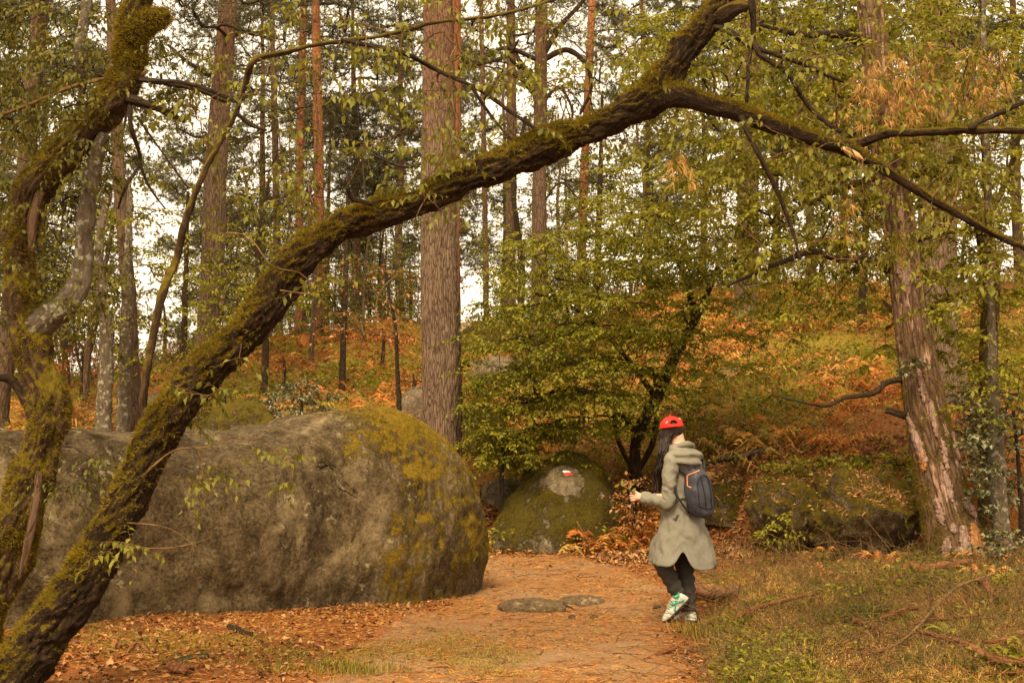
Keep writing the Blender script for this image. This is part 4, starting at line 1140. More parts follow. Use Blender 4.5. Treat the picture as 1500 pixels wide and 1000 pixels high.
# ------------------------------------------------------------------ pines
def pine_crown(t, base, trunk_c, z0, z1, rad_, n, seed, tufts=5, lowgap=0.35, needle_L=0.10, w=0.009, mk='twig_dark'):
    """Limbs and needle tufts around a trunk centre line between heights z0 and z1 (world)."""
    rng = np.random.default_rng(seed)
    nl = max(5, int((z1 - z0) * 2.6))
    tg = []
    for i in range(nl):
        z = z0 + (z1 - z0) * (i + rng.random()) / nl
        f = (z - z0) / (z1 - z0)
        R_ = rad_ * (0.55 + 0.45 * math.sin(min(1, f * 1.6 + 0.15) * math.pi / 1.35)) * rng.uniform(0.6, 1.15)
        az = rng.uniform(0, 2 * math.pi)
        k = np.argmin(np.abs(trunk_c[:, 2] - z)); c0 = trunk_c[k]
        m = max(3, int(n / nl))
        s = rng.uniform(lowgap, 1.0, m) ** 0.8
        a = az + rng.normal(size=m) * 0.32
        hz = z + 0.25 * R_ * s * rng.uniform(-0.5, 1.0, m) + rng.normal(size=m) * 0.12
        tg.append(np.stack([c0[0] + np.cos(a) * R_ * s, c0[1] + np.sin(a) * R_ * s, hz], 1))
    tg = np.concatenate(tg)
    lines, rad, ends = grow([trunk_c], tg, 0.006, arch=0.05, jit=0.10, rmax=0.06, rng=rng)
    mw, mn = MB(), MB()
    batch_tubes(mw, lines, rad, 4)
    T = lines[:, -1]; N = len(T)
    a = np.repeat(T, tufts, 0); e = np.repeat(ends, tufts, 0)
    d = unit(e * 0.5 + rand_dirs(N * tufts, rng) * np.array([1, 1, 0.5]) + np.array([0, 0, 0.25]))
    ln = rng.uniform(0.08, 0.34, (N * tufts, 1))
    pts = a[:, None, :] + d[:, None, :] * ln[..., None] * np.array([0, 0.5, 1.0])[None, :, None]
    batch_tubes(mw, pts, np.broadcast_to([0.005, 0.004, 0.003], (N * tufts, 3)), 3)
    tip = pts[:, -1]; mid = pts[:, 1]
    needle_tufts(mn, tip, d, 14, needle_L, w, 0.9, rng); needle_tufts(mn, mid, d, 9, needle_L, w, 1.0, rng)
    stuff(mw.build('branches', M[mk], t)); stuff(mn.build('needles', M['needle'], t))

def pine(label, x_low, y_low, x_top, w_low, w_top, d, mk, crown, seed, H=None, seg=28, detail=0.06, amp=0.02, group='pines of the wood', stubs=(), trunk_pts=None, flare=1.3, name='pine_tree'):
    rng = np.random.default_rng(seed)
    if trunk_pts is None:
        a, b = P(x_low, y_low, d), P(x_top, 0, d)
        g = tz(a[0], a[1]); dz = b[2] - a[2]
        H = H or 14.0
        zs = np.array([g - 0.3, g + 0.15, g + 0.6, g + 2, g + 4, g + 7, g + 10, g + H])
        f = (zs - a[2]) / dz
        c = a + (b - a) * f[:, None]; c[:, 2] = zs
        c[2:, :2] += np.cumsum(rng.normal(size=(6, 2)) * 0.03, axis=0)
        r = np.interp(f, [f[0], 0, 1, 1.9], np.array([w_low * 1.05, w_low, w_top, w_top * 0.35])) * d / FPX / 2
        r[0] *= flare * 1.15; r[1] *= flare
    else:
        c, r = px_line(trunk_pts, d); g = tz(c[0][0], c[0][1])
    c, r = smooth_line(c, r, detail)
    t = thing(name, label, 'tree', (c[0][0], c[0][1], tz(c[0][0], c[0][1])), group)
    mb = MB(); tube(mb, c, r, seg, trunk_disp(amp, 0.8, seed, 0.22)); mb.build('trunk', M[mk], t, True)
    for st in stubs:
        c2, r2 = px_line(st, d); off = rng.normal(size=(len(c2), 3)) * np.array([0, 0.12, 0]); off[0] = 0
        c2, r2 = smooth_line(c2 + off, r2, 0.05); m2 = MB(); tube(m2, c2, r2, 8, trunk_disp(min(0.012, r2.mean() * 0.3), seed=seed)); m2.build('limb', M['twig_dark'], t, True)
    if crown is not None:
        z0, z1, R_, n = crown
        pine_crown(t, g, c, z0, z1, R_, n, seed)
    return t, mb, c

big_pine, bpm, _ = pine('thick straight pine with plated grey brown bark standing behind the big boulder', 651, 400, 650, 56, 44, 18.0, 'bark_pine', (7.6, 13, 2.6, 160), 41, seg=84, detail=0.028, amp=0.028, flare=1.25,
     stubs=[[(672, 100, 7), (740, 80, 6), (760, 60, 3)], [(632, 175, 6), (600, 180, 5), (570, 200, 3)], [(632, 235, 5), (590, 240, 4), (540, 225, 3)]])
pine('second thick pine between the leaning trunk and the upright mossy stem', 316, 300, 337, 34, 27, 24.0, 'bark_pine', (8.0, 14, 3.0, 320), 42, seg=40, detail=0.05, amp=0.022,
     stubs=[[(330, 60, 8), (360, 45, 6), (400, 60, 4)], [(325, 120, 7), (280, 95, 6), (245, 65, 4)], [(322, 190, 6), (290, 200, 4), (262, 190, 3)]])
pine('orange barked pine, left one of the slim pair left of the thick pine', 443, 250, 449, 12, 11, 34.0, 'bark_red', (9.2, 16, 2.6, 240), 43, seg=16)
pine('orange barked pine, right one of the slim pair left of the thick pine', 462, 250, 458, 15, 13, 32.0, 'bark_red', (9.0, 16, 2.6, 260), 44, seg=16)
pine('tall pine with long arching dark limbs over the hill crest', 791, 300, 793, 22, 18, 27.0, 'bark_back', (9.2, 15, 3.2, 300), 45, seg=28, detail=0.08,
     stubs=[[(793, 85, 10), (820, 40, 8), (850, 5, 6), (880, -30, 4)], [(790, 130, 9), (755, 80, 7), (742, 40, 5)], [(788, 145, 9), (760, 112, 8), (735, 118, 6), (705, 150, 4)], [(792, 90, 10), (830, 72, 9), (858, 95, 7), (866, 130, 6), (850, 165, 4)],
            [(793, 150, 7), (820, 128, 5), (838, 165, 4), (832, 190, 3)], [(787, 88, 8), (740, 72, 7), (700, 88, 6), (640, 92, 4)], [(790, 130, 8), (770, 105, 7), (745, 85, 5)], [(794, 300, 4), (820, 270, 3), (850, 290, 2)]])
pine('slim red pine right of the dark limbed pine', 855, 340, 871, 14, 11, 36.0, 'bark_red', (10.5, 17, 2.8, 260), 46, seg=16, stubs=[[(866, 60, 5), (890, 70, 4), (910, 60, 3)]])
pine('broken orange stem standing close behind the thick pine', 678, 240, 682, 17, 16, 20.5, 'bark_red', None, 47, H=4.3 + 3.5, seg=16, group=None)
pine('furrowed grey pine showing behind the leaning pine', 1376, 400, 1372, 58, 46, 21.0, 'bark_pine', (9.0, 14, 2.8, 180), 48, seg=40, amp=0.03)
pine('dark trunk standing on the slope above the hornbeam', 1092, 430, 1098, 34, 28, 29.0, 'bark_back', (8.5, 15, 3.0, 240), 49, seg=20)
pine('grey trunk on the crest right of the sky gap', 745, 380, 742, 17, 13, 32.0, 'bark_back', (10.0, 16, 2.6, 220), 50, seg=16)
pine('thin dark trunk at the right edge of the sky gap', 712, 350, 708, 9, 7, 33.0, 'bark_back', (10.5, 15, 2.0, 140), 51, seg=10)
pine('thin grey trunk at the left between the second pine and the leaning trunk', 406, 300, 398, 11, 8, 31.0, 'bark_back', (8.0, 14, 2.2, 200), 52, seg=12)
pine('grey trunk far left beyond the mossy tree limb', 188, 450, 160, 22, 16, 20.0, 'bark_back', (7.0, 12, 2.6, 240), 53, seg=20)
pine('dark pine at the far upper left behind the mossy tree', 20, 400, 60, 30, 22, 22.0, 'bark_back', (4.6, 12, 3.2, 420), 54, seg=20)

# leaning pine with peeling bark at the right
PD = 14.2
ppts = [(1410, 850, 108), (1407, 830, 95), (1400, 800, 84), (1389, 755, 76), (1376, 700, 71), (1364, 640, 66), (1352, 580, 60), (1342, 520, 55), (1331, 440, 50), (1318, 340, 47), (1300, 220, 46), (1285, 100, 43), (1273, 0, 40), (1250, -180, 34), (1225, -400, 26)]
lp, lpm, lpc = pine('leaning pine with peeling pink and brown bark at the right, moss on its foot', 0, 0, 0, 0, 0, PD, 'bark_peel', (7.3, 10, 2.2, 90), 60, seg=96, detail=0.022, amp=0.026, trunk_pts=ppts, group=None,
    stubs=[[(1300, 395, 14), (1270, 384, 11), (1235, 376, 10), (1190, 368, 9), (1130, 390, 7), (1065, 420, 4)], [(1345, 352, 8), (1380, 340, 8), (1430, 338, 7), (1480, 350, 5)], [(1340, 612, 14), (1320, 606, 11), (1302, 600, 9)],
           [(1322, 555, 10), (1300, 560, 9), (1278, 576, 8), (1240, 582, 7), (1205, 594, 5), (1140, 578, 3)], [(1258, 150, 12), (1220, 130, 9), (1190, 60, 6)], [(1262, 62, 14), (1225, 55, 14), (1180, 45, 10), (1110, 35, 5)], [(1318, 460, 10), (1308, 452, 8), (1300, 440, 5)],
           [(1295, 170, 8), (1260, 190, 7), (1225, 215, 4)]])
pv_, pq_ = np.concatenate(lpm.v), np.concatenate(lpm.q)
BVH_LP = BVHTree.FromPolygons([tuple(x) for x in pv_], [tuple(int(i) for i in q) for q in pq_])
def strip(bvh, pts, mk, parent, name='bark_plate', th=0.016, label=None):
    """A raised flake of bark or bare wood lying on a trunk: (px, py, width px) along it."""
    cs = catmull(np.array([(a, b, w) for a, b, w in pts], float), 26); k_ = len(cs)
    cs[:, 0] += RNG.normal(size=k_) * 0.7; cs[:, 2] = np.maximum(cs[:, 2] * (1.05 + 0.35 * RNG.random(k_)) * np.sin(np.linspace(0.25, 2.9, k_)) ** 0.5, 1.5)
    rows = []
    for a, b, w in cs:
        h0, n0 = hit(bvh, a - w * 0.5, b); h1, n1 = hit(bvh, a, b); h2, n2_ = hit(bvh, a + w * 0.5, b)
        if h0 is None or h1 is None or h2 is None: continue
        rows.append((h0 - n0 * 0.01, h0 + n0 * th, h1 + n1 * th * 1.3, h2 + n2_ * th, h2 - n2_ * 0.01))
    if len(rows) < 3: return None
    v = np.array(rows) ; v[:, 1:4] += RNG.normal(size=(len(rows), 3, 3)) * 0.003
    n = len(rows)
    i = np.arange(n - 1)[:, None] * 5; j = np.arange(4)[None, :]
    q = np.stack([i + j, i + j + 1, i + 5 + j + 1, i + 5 + j], 2).reshape(-1, 4)
    mb = MB(); vv = v.reshape(-1, 3)
    mb.add(vv, q, [[0, 2, 1], [0, 3, 2], [0, 4, 3], [n * 5 - 5, n * 5 - 4, n * 5 - 3], [n * 5 - 5, n * 5 - 3, n * 5 - 2], [n * 5 - 5, n * 5 - 2, n * 5 - 1]], bark=vv.copy())
    o = mb.build(name, M[mk], parent)
    if label: o['label'] = label
    return o
M['flake_pale'] = bark_mat('pale_flake', (0.34, 0.25, 0.14), (0.46, 0.35, 0.21), (0.56, 0.45, 0.29), 30, 1.0)
M['flake_pink'] = bark_mat('pink_flake', (0.24, 0.13, 0.085), (0.46, 0.29, 0.215), (0.58, 0.41, 0.32), 26, 0.2)
M['flake_orange'] = bark_mat('orange_flake', (0.30, 0.105, 0.030), (0.58, 0.25, 0.08), (0.68, 0.36, 0.15), 26, 0.2)
for pts, mk in [([(1325, 370, 6), (1322, 395, 14), (1328, 418, 10)], 'flake_pink'), ([(1345, 400, 8), (1352, 418, 16), (1358, 432, 10)], 'flake_orange'),
                ([(1313, 345, 8), (1318, 370, 10), (1322, 395, 6)], 'flake_orange'), ([(1330, 610, 6), (1340, 635, 9), (1352, 670, 12), (1358, 676, 6)], 'flake_pink'),
                ([(1362, 585, 6), (1367, 610, 8), (1372, 640, 5)], 'flake_pink'), ([(1350, 660, 6), (1353, 680, 9), (1354, 690, 5)], 'flake_orange'),
                ([(1382, 690, 6), (1389, 710, 8), (1394, 735, 5)], 'flake_pink'), ([(1412, 728, 8), (1420, 745, 10), (1428, 758, 6)], 'flake_pink'),
                ([(1394, 765, 7), (1397, 775, 9), (1398, 782, 5)], 'flake_pink'), ([(1410, 770, 10), (1414, 795, 13), (1420, 812, 9)], 'flake_pink'),
                ([(1406, 800, 14), (1410, 818, 20), (1412, 832, 16)], 'flake_pink'), ([(1424, 766, 10), (1431, 790, 16), (1440, 815, 18), (1446, 830, 10)], 'flake_orange'),
                ([(1388, 785, 8), (1386, 805, 12), (1380, 826, 9)], 'flake_pink'), ([(1372, 730, 6), (1378, 755, 9), (1382, 770, 5)], 'flake_pink'),
                ([(1345, 540, 5), (1350, 565, 7), (1354, 590, 4)], 'flake_pink'), ([(1395, 630, 4), (1402, 655, 6), (1406, 675, 4)], 'flake_pink'),
                ([(1378, 640, 5), (1384, 665, 7), (1388, 690, 4)], 'flake_pink')]:
    strip(BVH_LP, pts, mk, lp)
o_ = strip(BVH_BIG, [(462, 684, 5), (476, 679, 8), (486, 681, 9), (494, 690, 9), (499, 702, 9), (507, 714, 17), (516, 720, 15), (521, 727, 7)], 'flake_pale', boulder, 'spalled_edge', 0.018, 'pale freshly broken edge along the crack') if 'flake_pale' in M else None
mm = MB()
moss_on(mm, pv_, pq_, 16000, lambda n, p: np.clip((0.35 + 1.1 * fbm(p * 4.0, 3)) * S(3.4, 0.6, p[:, 2]) * (n[:, 1] < 0.4), 0, 1), (0.012, 0.03), 0.006)
stuff(mm.build('moss', M['moss'], lp))

# dried tangles of needles and climbers hanging high on the leaning pine
def tangle(label, cx, cy, rx, ry, d, n, seed, hang=0.45):
    rng = np.random.default_rng(seed)
    a = px_targets([(cx, cy, rx, ry, d - 0.25, d + 0.25, n)], rng)
    t = thing('dry_tangle', label, 'dead foliage', a[np.argmax(a[:, 2])], 'dried tangles on the leaning pine')
    L = rng.uniform(0.15, hang, n)
    d0 = unit(np.stack([rng.normal(size=n) * 0.5, rng.normal(size=n) * 0.5, -np.ones(n)], 1))
    tt = np.linspace(0, 1, 5)
    pts = a[:, None, :] + d0[:, None, :] * (L[:, None] * tt)[..., None] + rng.normal(size=(n, 1, 3)) * (tt ** 2)[None, :, None] * 0.08
    mb = MB(); batch_tubes(mb, pts, np.broadcast_to(0.0035 * np.linspace(1, 0.5, 5), (n, 5)), 3)
    stuff(mb.build('stems', M['straw_bark'], t))
    mn = MB(); needle_tufts(mn, pts[:, 2], d0, 10, 0.13, 0.006, 0.5, rng); needle_tufts(mn, pts[:, 4], d0, 10, 0.13, 0.006, 0.5, rng)
    stuff(mn.build('needles', M['straw'], t))
M['straw_bark'] = bark_mat('straw_stem', (0.14, 0.07, 0.025), (0.26, 0.14, 0.05), (0.36, 0.21, 0.09), 30, 0.3)
tangle('bushy orange brown tangle of dry needles in front of the leaning pine', 1300, 120, 55, 60, 13.5, 120, 1)
tangle('long dry brown strands hanging right of the leaning pine trunk', 1345, 105, 45, 50, 13.6, 90, 2)
tangle('dry tangle at the upper right corner of the wood', 1440, 90, 40, 45, 13.4, 70, 3)
tangle('narrow dry strand hanging left of the leaning pine', 1238, 300, 12, 60, 13.8, 24, 4, 0.35)
tangle('small tuft of dry needles under the arching branch', 1000, 225, 12, 12, 13.0, 14, 5, 0.3)

# ivy climbing on the foot of the leaning pine and the thin tree
def ivy(label, regions, n, seed, d0, cat='ivy'):
    rng = np.random.default_rng(seed)
    tg = px_targets(regions, rng, 0.02)
    t = thing('ivy_plant', label, cat, (tg[0][0], tg[0][1], tz(tg[0][0], tg[0][1])), 'ivy around the leaning pine')
    root = np.array([[tg[:, 0].mean(), tg[:, 1].mean(), tz(tg[:, 0].mean(), tg[:, 1].mean()) + 0.02]])
    lines, rad, ends = grow([root], tg, 0.002, arch=0.0, jit=0.12, rmax=0.006, rng=rng)
    mw, ml = MB(), MB(); batch_tubes(mw, lines, rad, 3)
    sprays(mw, ml, lines[:, -1], ends, nt=3, tl=(0.04, 0.14), m=4, L=(0.04, 0.07), wr=0.9, hang=0.4, rng=rng, droop=0.1)
    stuff(mw.build('stems', M['twig_pale'], t)); stuff(ml.build('foliage', M['ivy'], t))
ivy('grey green ivy climbing between the leaning pine and the thin pale tree', [(1440, 650, 30, 60, 13.6, 14.2, 34), (1465, 800, 28, 26, 13.4, 14.0, 24), (1335, 535, 14, 14, 13.75, 13.9, 6), (1440, 730, 14, 40, 13.7, 14.0, 12)], 0, 5, 14)
ivy('glossy green ivy leaves creeping over the ground below the red forked stick', [(1370, 880, 50, 24, 11.6, 12.4, 46), (1300, 930, 30, 20, 10.4, 11.0, 14)], 0, 6, 12)
ivy('ivy patch at the right edge on the verge', [(1480, 860, 30, 30, 12.2, 13.0, 26), (1450, 900, 36, 20, 11.2, 12.0, 18)], 0, 7, 12)
# evergreen holly like bush at the right edge
broadleaf('dark_bush', 'dark evergreen bush at the right edge under the thin tree', [(1495, 720, 8), (1490, 660, 6), (1485, 600, 4)], 15.4, 'twig_dark', [(1480, 640, 60, 90, 14.8, 16.5, 80), (1425, 600, 40, 60, 15.2, 16.5, 30)], 'ivy', cat='bush', seed=71, nt=4, m=6, tl=(0.1, 0.22), L=(0.05, 0.075), seg=8)
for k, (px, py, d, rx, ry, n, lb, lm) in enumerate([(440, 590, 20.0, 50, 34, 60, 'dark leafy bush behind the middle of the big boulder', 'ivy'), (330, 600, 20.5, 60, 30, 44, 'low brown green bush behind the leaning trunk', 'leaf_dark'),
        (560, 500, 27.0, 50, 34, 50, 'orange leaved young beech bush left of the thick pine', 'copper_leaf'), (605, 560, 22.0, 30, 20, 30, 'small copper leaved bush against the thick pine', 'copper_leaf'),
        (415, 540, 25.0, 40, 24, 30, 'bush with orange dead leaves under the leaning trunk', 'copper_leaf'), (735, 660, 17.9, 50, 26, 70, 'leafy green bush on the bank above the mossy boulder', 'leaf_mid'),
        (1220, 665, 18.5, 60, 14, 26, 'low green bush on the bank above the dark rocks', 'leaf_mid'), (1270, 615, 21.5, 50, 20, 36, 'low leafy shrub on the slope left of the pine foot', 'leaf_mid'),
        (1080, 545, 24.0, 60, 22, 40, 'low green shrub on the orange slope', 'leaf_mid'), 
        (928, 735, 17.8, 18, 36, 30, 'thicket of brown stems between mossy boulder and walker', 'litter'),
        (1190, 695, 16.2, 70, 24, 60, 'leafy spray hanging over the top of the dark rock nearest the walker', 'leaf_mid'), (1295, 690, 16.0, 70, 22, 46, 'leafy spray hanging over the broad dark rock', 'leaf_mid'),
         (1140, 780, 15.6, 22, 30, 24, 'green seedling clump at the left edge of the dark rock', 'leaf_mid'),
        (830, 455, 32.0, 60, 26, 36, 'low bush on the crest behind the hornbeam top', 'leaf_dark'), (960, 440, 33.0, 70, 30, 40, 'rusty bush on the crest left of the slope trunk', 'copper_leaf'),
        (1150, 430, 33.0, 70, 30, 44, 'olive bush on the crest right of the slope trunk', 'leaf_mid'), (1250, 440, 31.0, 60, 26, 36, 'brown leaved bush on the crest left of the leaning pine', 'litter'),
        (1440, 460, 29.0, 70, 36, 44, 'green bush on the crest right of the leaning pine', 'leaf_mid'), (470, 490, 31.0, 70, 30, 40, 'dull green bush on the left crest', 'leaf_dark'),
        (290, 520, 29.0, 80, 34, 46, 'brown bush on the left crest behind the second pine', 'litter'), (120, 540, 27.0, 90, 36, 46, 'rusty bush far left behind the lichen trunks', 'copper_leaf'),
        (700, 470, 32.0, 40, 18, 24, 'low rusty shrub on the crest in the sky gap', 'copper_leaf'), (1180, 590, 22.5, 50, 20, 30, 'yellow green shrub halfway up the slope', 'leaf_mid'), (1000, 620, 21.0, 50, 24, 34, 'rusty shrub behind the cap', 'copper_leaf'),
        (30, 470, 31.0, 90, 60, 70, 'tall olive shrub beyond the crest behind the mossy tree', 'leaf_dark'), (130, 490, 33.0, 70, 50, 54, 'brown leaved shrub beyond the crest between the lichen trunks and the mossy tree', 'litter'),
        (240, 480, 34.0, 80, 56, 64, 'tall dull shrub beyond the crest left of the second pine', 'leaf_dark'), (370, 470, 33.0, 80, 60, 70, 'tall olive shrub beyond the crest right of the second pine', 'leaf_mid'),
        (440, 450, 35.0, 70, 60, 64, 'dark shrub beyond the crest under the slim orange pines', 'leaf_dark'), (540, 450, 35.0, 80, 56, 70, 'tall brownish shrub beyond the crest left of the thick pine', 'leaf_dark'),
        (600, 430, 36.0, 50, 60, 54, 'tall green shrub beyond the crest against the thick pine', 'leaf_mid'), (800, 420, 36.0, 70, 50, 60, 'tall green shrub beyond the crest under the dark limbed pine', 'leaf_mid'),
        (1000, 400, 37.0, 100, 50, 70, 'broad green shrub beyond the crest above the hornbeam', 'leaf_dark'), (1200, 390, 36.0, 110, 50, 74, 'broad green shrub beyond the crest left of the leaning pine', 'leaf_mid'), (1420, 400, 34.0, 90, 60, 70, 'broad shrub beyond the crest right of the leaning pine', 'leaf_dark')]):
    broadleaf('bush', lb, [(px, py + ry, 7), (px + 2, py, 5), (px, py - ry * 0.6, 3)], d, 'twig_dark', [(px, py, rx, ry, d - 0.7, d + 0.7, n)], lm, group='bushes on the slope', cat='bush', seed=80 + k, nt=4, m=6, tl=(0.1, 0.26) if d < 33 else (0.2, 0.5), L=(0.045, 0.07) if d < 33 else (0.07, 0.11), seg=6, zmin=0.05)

# ------------------------------------------------------------------ the wood beyond: copies of a few trees
def proto_pine(seed, H, z0, R_, n, mk):
    c = np.stack([np.cumsum(np.random.default_rng(seed).normal(size=9) * 0.06), np.zeros(9), np.linspace(-0.4, H, 9)], 1)
    c, r = smooth_line(c, np.linspace(0.15, 0.03, 9), 0.25)
    t = thing('pine_tree', 'distant pine', 'tree', (0, 0, 0), 'pines of the far wood')
    mb = MB(); tube(mb, c, r, 12, trunk_disp(0.012, 0.8, seed, 0.3)); mb.build('trunk', M[mk], t, True)
    pine_crown(t, 0, c, z0, H, R_, n, seed, tufts=6, w=0.016, needle_L=0.13)
    return t
def proto_bare(seed, H, R_, n, leafm=None):
    rng = np.random.default_rng(seed)
    c = np.stack([np.cumsum(rng.normal(size=8) * 0.10), np.cumsum(rng.normal(size=8) * 0.10), np.linspace(-0.3, H, 8)], 1)
    c, r = smooth_line(c, np.linspace(0.06, 0.012, 8), 0.25)
    t = thing('slender_tree', 'slender tree', 'tree', (0, 0, 0), 'slender trees of the far wood')
    mb = MB(); tube(mb, c, r, 8, trunk_disp(0.008, 0.8, seed)); mb.build('trunk', M['bark_back'], t, True)
    tg = []
    while len(tg) < n:
        z = rng.uniform(H * 0.22, H * 1.02); a = rng.uniform(0, 6.28); s = R_ * rng.uniform(0.15, 1) * (0.45 + 0.55 * math.sin(math.pi * min(1, z / H * 0.9)))
        tg.append([c[min(len(c) - 1, int(z / H * len(c)))][0] + math.cos(a) * s, math.sin(a) * s, z])
    lines, rad, ends = grow([c], np.array(tg), 0.005, arch=0.12, jit=0.08, rmax=0.03, rng=rng)
    mw, ml = MB(), MB(); batch_tubes(mw, lines, rad, 3)
    sprays(mw, ml, lines[:, -1], ends, nt=5, tl=(0.2, 0.6), m=6 if leafm else 1, L=(0.07, 0.11) if leafm else (0.03, 0.05), hang=0.4, flat=0.4, r=0.005, rng=rng)
    stuff(mw.build('twigs', M['twig_dark'], t))
    if leafm: stuff(ml.build('foliage', M[leafm], t))
    return t
prot = [proto_pine(101, 12, 3.4, 2.8, 560, 'bark_back'), proto_pine(102, 12.5, 4.4, 3.0, 560, 'bark_back'), proto_pine(103, 11, 2.8, 2.8, 560, 'bark_back')]
bare = [proto_bare(201, 7.5, 1.7, 110), proto_bare(202, 6.0, 1.6, 90), proto_bare(203, 6.5, 1.9, 110, 'leaf_mid'), proto_bare(204, 5.0, 1.5, 80, 'leaf_dark')]
where = ['far left', 'left', 'middle left', 'middle', 'middle right', 'right', 'far right']
LAND = [(-300, 'the left edge'), (60, 'the mossy tree'), (316, 'the second thick pine'), (452, 'the slim orange pair'), (650, 'the thick plated pine'), (791, 'the dark limbed pine'), (855, 'the slim red pine'), (1095, 'the dark slope trunk'), (1300, 'the leaning pine'), (1450, 'the thin pale tree'), (1900, 'the right edge')]
ORD = ['leftmost', 'second from left', 'third from left', 'fourth from left', 'fifth from left', 'sixth from left', 'seventh from left']
def far_place(lst, spots, words=None):
    used = [False] * len(lst)
    gap = [int(np.searchsorted([l[0] for l in LAND], s[0])) for s in spots]
    for i, (px, d, k, rz, sc) in enumerate(spots):
        p = P(px, 500, d); z = tz(p[0], d) - 0.05
        if not used[k]:
            o = lst[k]; used[k] = True
            o.location = (p[0], d, z); o.rotation_euler = (0, 0, rz); o.scale = (sc, sc, sc)
        else:
            o = copy_tree(lst[k], (p[0], d, z), rz, sc)
        g = gap[i]; rk = sorted([s[0] for j, s in enumerate(spots) if gap[j] == g]).index(px)
        o['label'] = words or '%s distant pine between %s and %s' % (ORD[rk], LAND[g - 1][1], LAND[g][1])
rng = np.random.default_rng(55)
for k, o in enumerate(prot + bare):
    for ch in o.children: ch.matrix_parent_inverse = Matrix.Identity(4)
spots = []
for px, d in [(-40, 27), (60, 35), (385, 46), (520, 38), (592, 36), (630, 46), (745, 50), (950, 38), (1040, 42), (1130, 40), (1190, 34), (1245, 44), (1390, 40), (1440, 33), (1500, 37), (1560, 30), (-120, 32), (300, 52), (480, 56), (560, 60), (830, 60)]:
    spots.append((px, d, int(rng.integers(0, 3)), rng.uniform(0, 6.28), rng.uniform(0.85, 1.2)))
far_place(prot, spots)
spots = []
for i in range(52):
    px = rng.uniform(-80, 640) if i < 40 else rng.uniform(740, 1560)
    if 140 < px < 300: px += 240
    d = rng.uniform(25, 48) if px < 640 else rng.uniform(31, 50)
    spots.append((px, d, int(rng.integers(0, 4)), rng.uniform(0, 6.28), rng.uniform(0.6, 1.15)))
far_place(bare, spots, 'thin tree of the far thicket with fine twigs, one of many alike')

# ------------------------------------------------------------------ ground cover
def fan(n, d0, d1, a0, a1, power=1.0, rng=RNG):
    """Random ground points in a sector in front of the place where the photograph was taken."""
    d = (d0 ** (power + 1) + rng.random(n) * (d1 ** (power + 1) - d0 ** (power + 1))) ** (1 / (power + 1))
    x = rng.uniform(a0, a1, n) * d
    return x, d
def on_ground(x, y, dz=0.0):
    return np.stack([x, y, terrain(x, y) + dz], 1)

rng = np.random.default_rng(77)
# leaf litter
mb = MB()
for n, d0, d1, L0, L1 in ((46000, 7.6, 13, 0.025, 0.06), (42000, 13, 20, 0.03, 0.07), (30000, 20, 36, 0.06, 0.12)):
    x, y = fan(n, d0, d1, -0.46, 0.46, 0.3, rng)
    pi = path_in(x, y)
    keep = rng.random(n) < np.where(pi > 0.15, 0.025, 1.0) * np.where((y < 11.5) & (x < 1.2), 0.45, 1.0) * np.where((y < 15) & (x > 1.6), 0.5, 1.0) * np.clip(0.75 + 0.7 * n2(x, y, 0.9, 4), 0.08, 1)
    x, y = x[keep], y[keep]; m = len(x)
    p = on_ground(x, y, 0.012)
    d = rand_dirs(m, rng) * np.array([1, 1, 0.35]); nr = np.array([0, 0, 1.0]) + rng.normal(size=(m, 3)) * 0.45
    L = rng.uniform(L0, L1, m)
    leaves(mb, p, d, nr, L, L * rng.uniform(0.3, 0.6, m), 0.1, rnd=rng.random(m), fold=0.35, rng=rng)
for n, x0, x1, y0, y1 in ((9000, 1.0, 3.4, 15.6, 19.0), (5000, 2.4, 6.0, 15.6, 18.0), (3500, -0.9, 0.6, 17.2, 19.0)):
    x, y = rng.uniform(x0, x1, n), rng.uniform(y0, y1, n); p = on_ground(x, y, 0.015)
    L = rng.uniform(0.04, 0.095, n)
    leaves(mb, p, rand_dirs(n, rng) * np.array([1, 1, 0.6]), np.array([0, -0.3, 1.0]) + rng.normal(size=(n, 3)) * 0.6, L, L * rng.uniform(0.35, 0.6, n), 0.12, fold=0.4, rng=rng)
stuff(tag(mb.build('leaf_litter', M['litter']), 'brown dead leaves strewn over the forest floor', 'leaf litter'))
# pine needles on the path and floor
mb = MB()
x, y = fan(120000, 7.6, 17, -0.40, 0.40, 0.3, rng)
keep = rng.random(len(x)) < np.clip(0.5 + 0.9 * n2(x, y, 0.8, 14), 0.12, 1)
x, y = x[keep], y[keep]
p = on_ground(x, y, 0.010); d = unit(rng.normal(size=p.shape) * np.array([1, 1, 0.12])) * rng.uniform(0.03, 0.09, (len(p), 1))
blades(mb, p, p + d + [0, 0, 0.006], 0.006, rng=rng)
stuff(tag(mb.build('needle_litter', M['bracken']), 'rusty pine needles scattered on the dirt path', 'needle litter'))
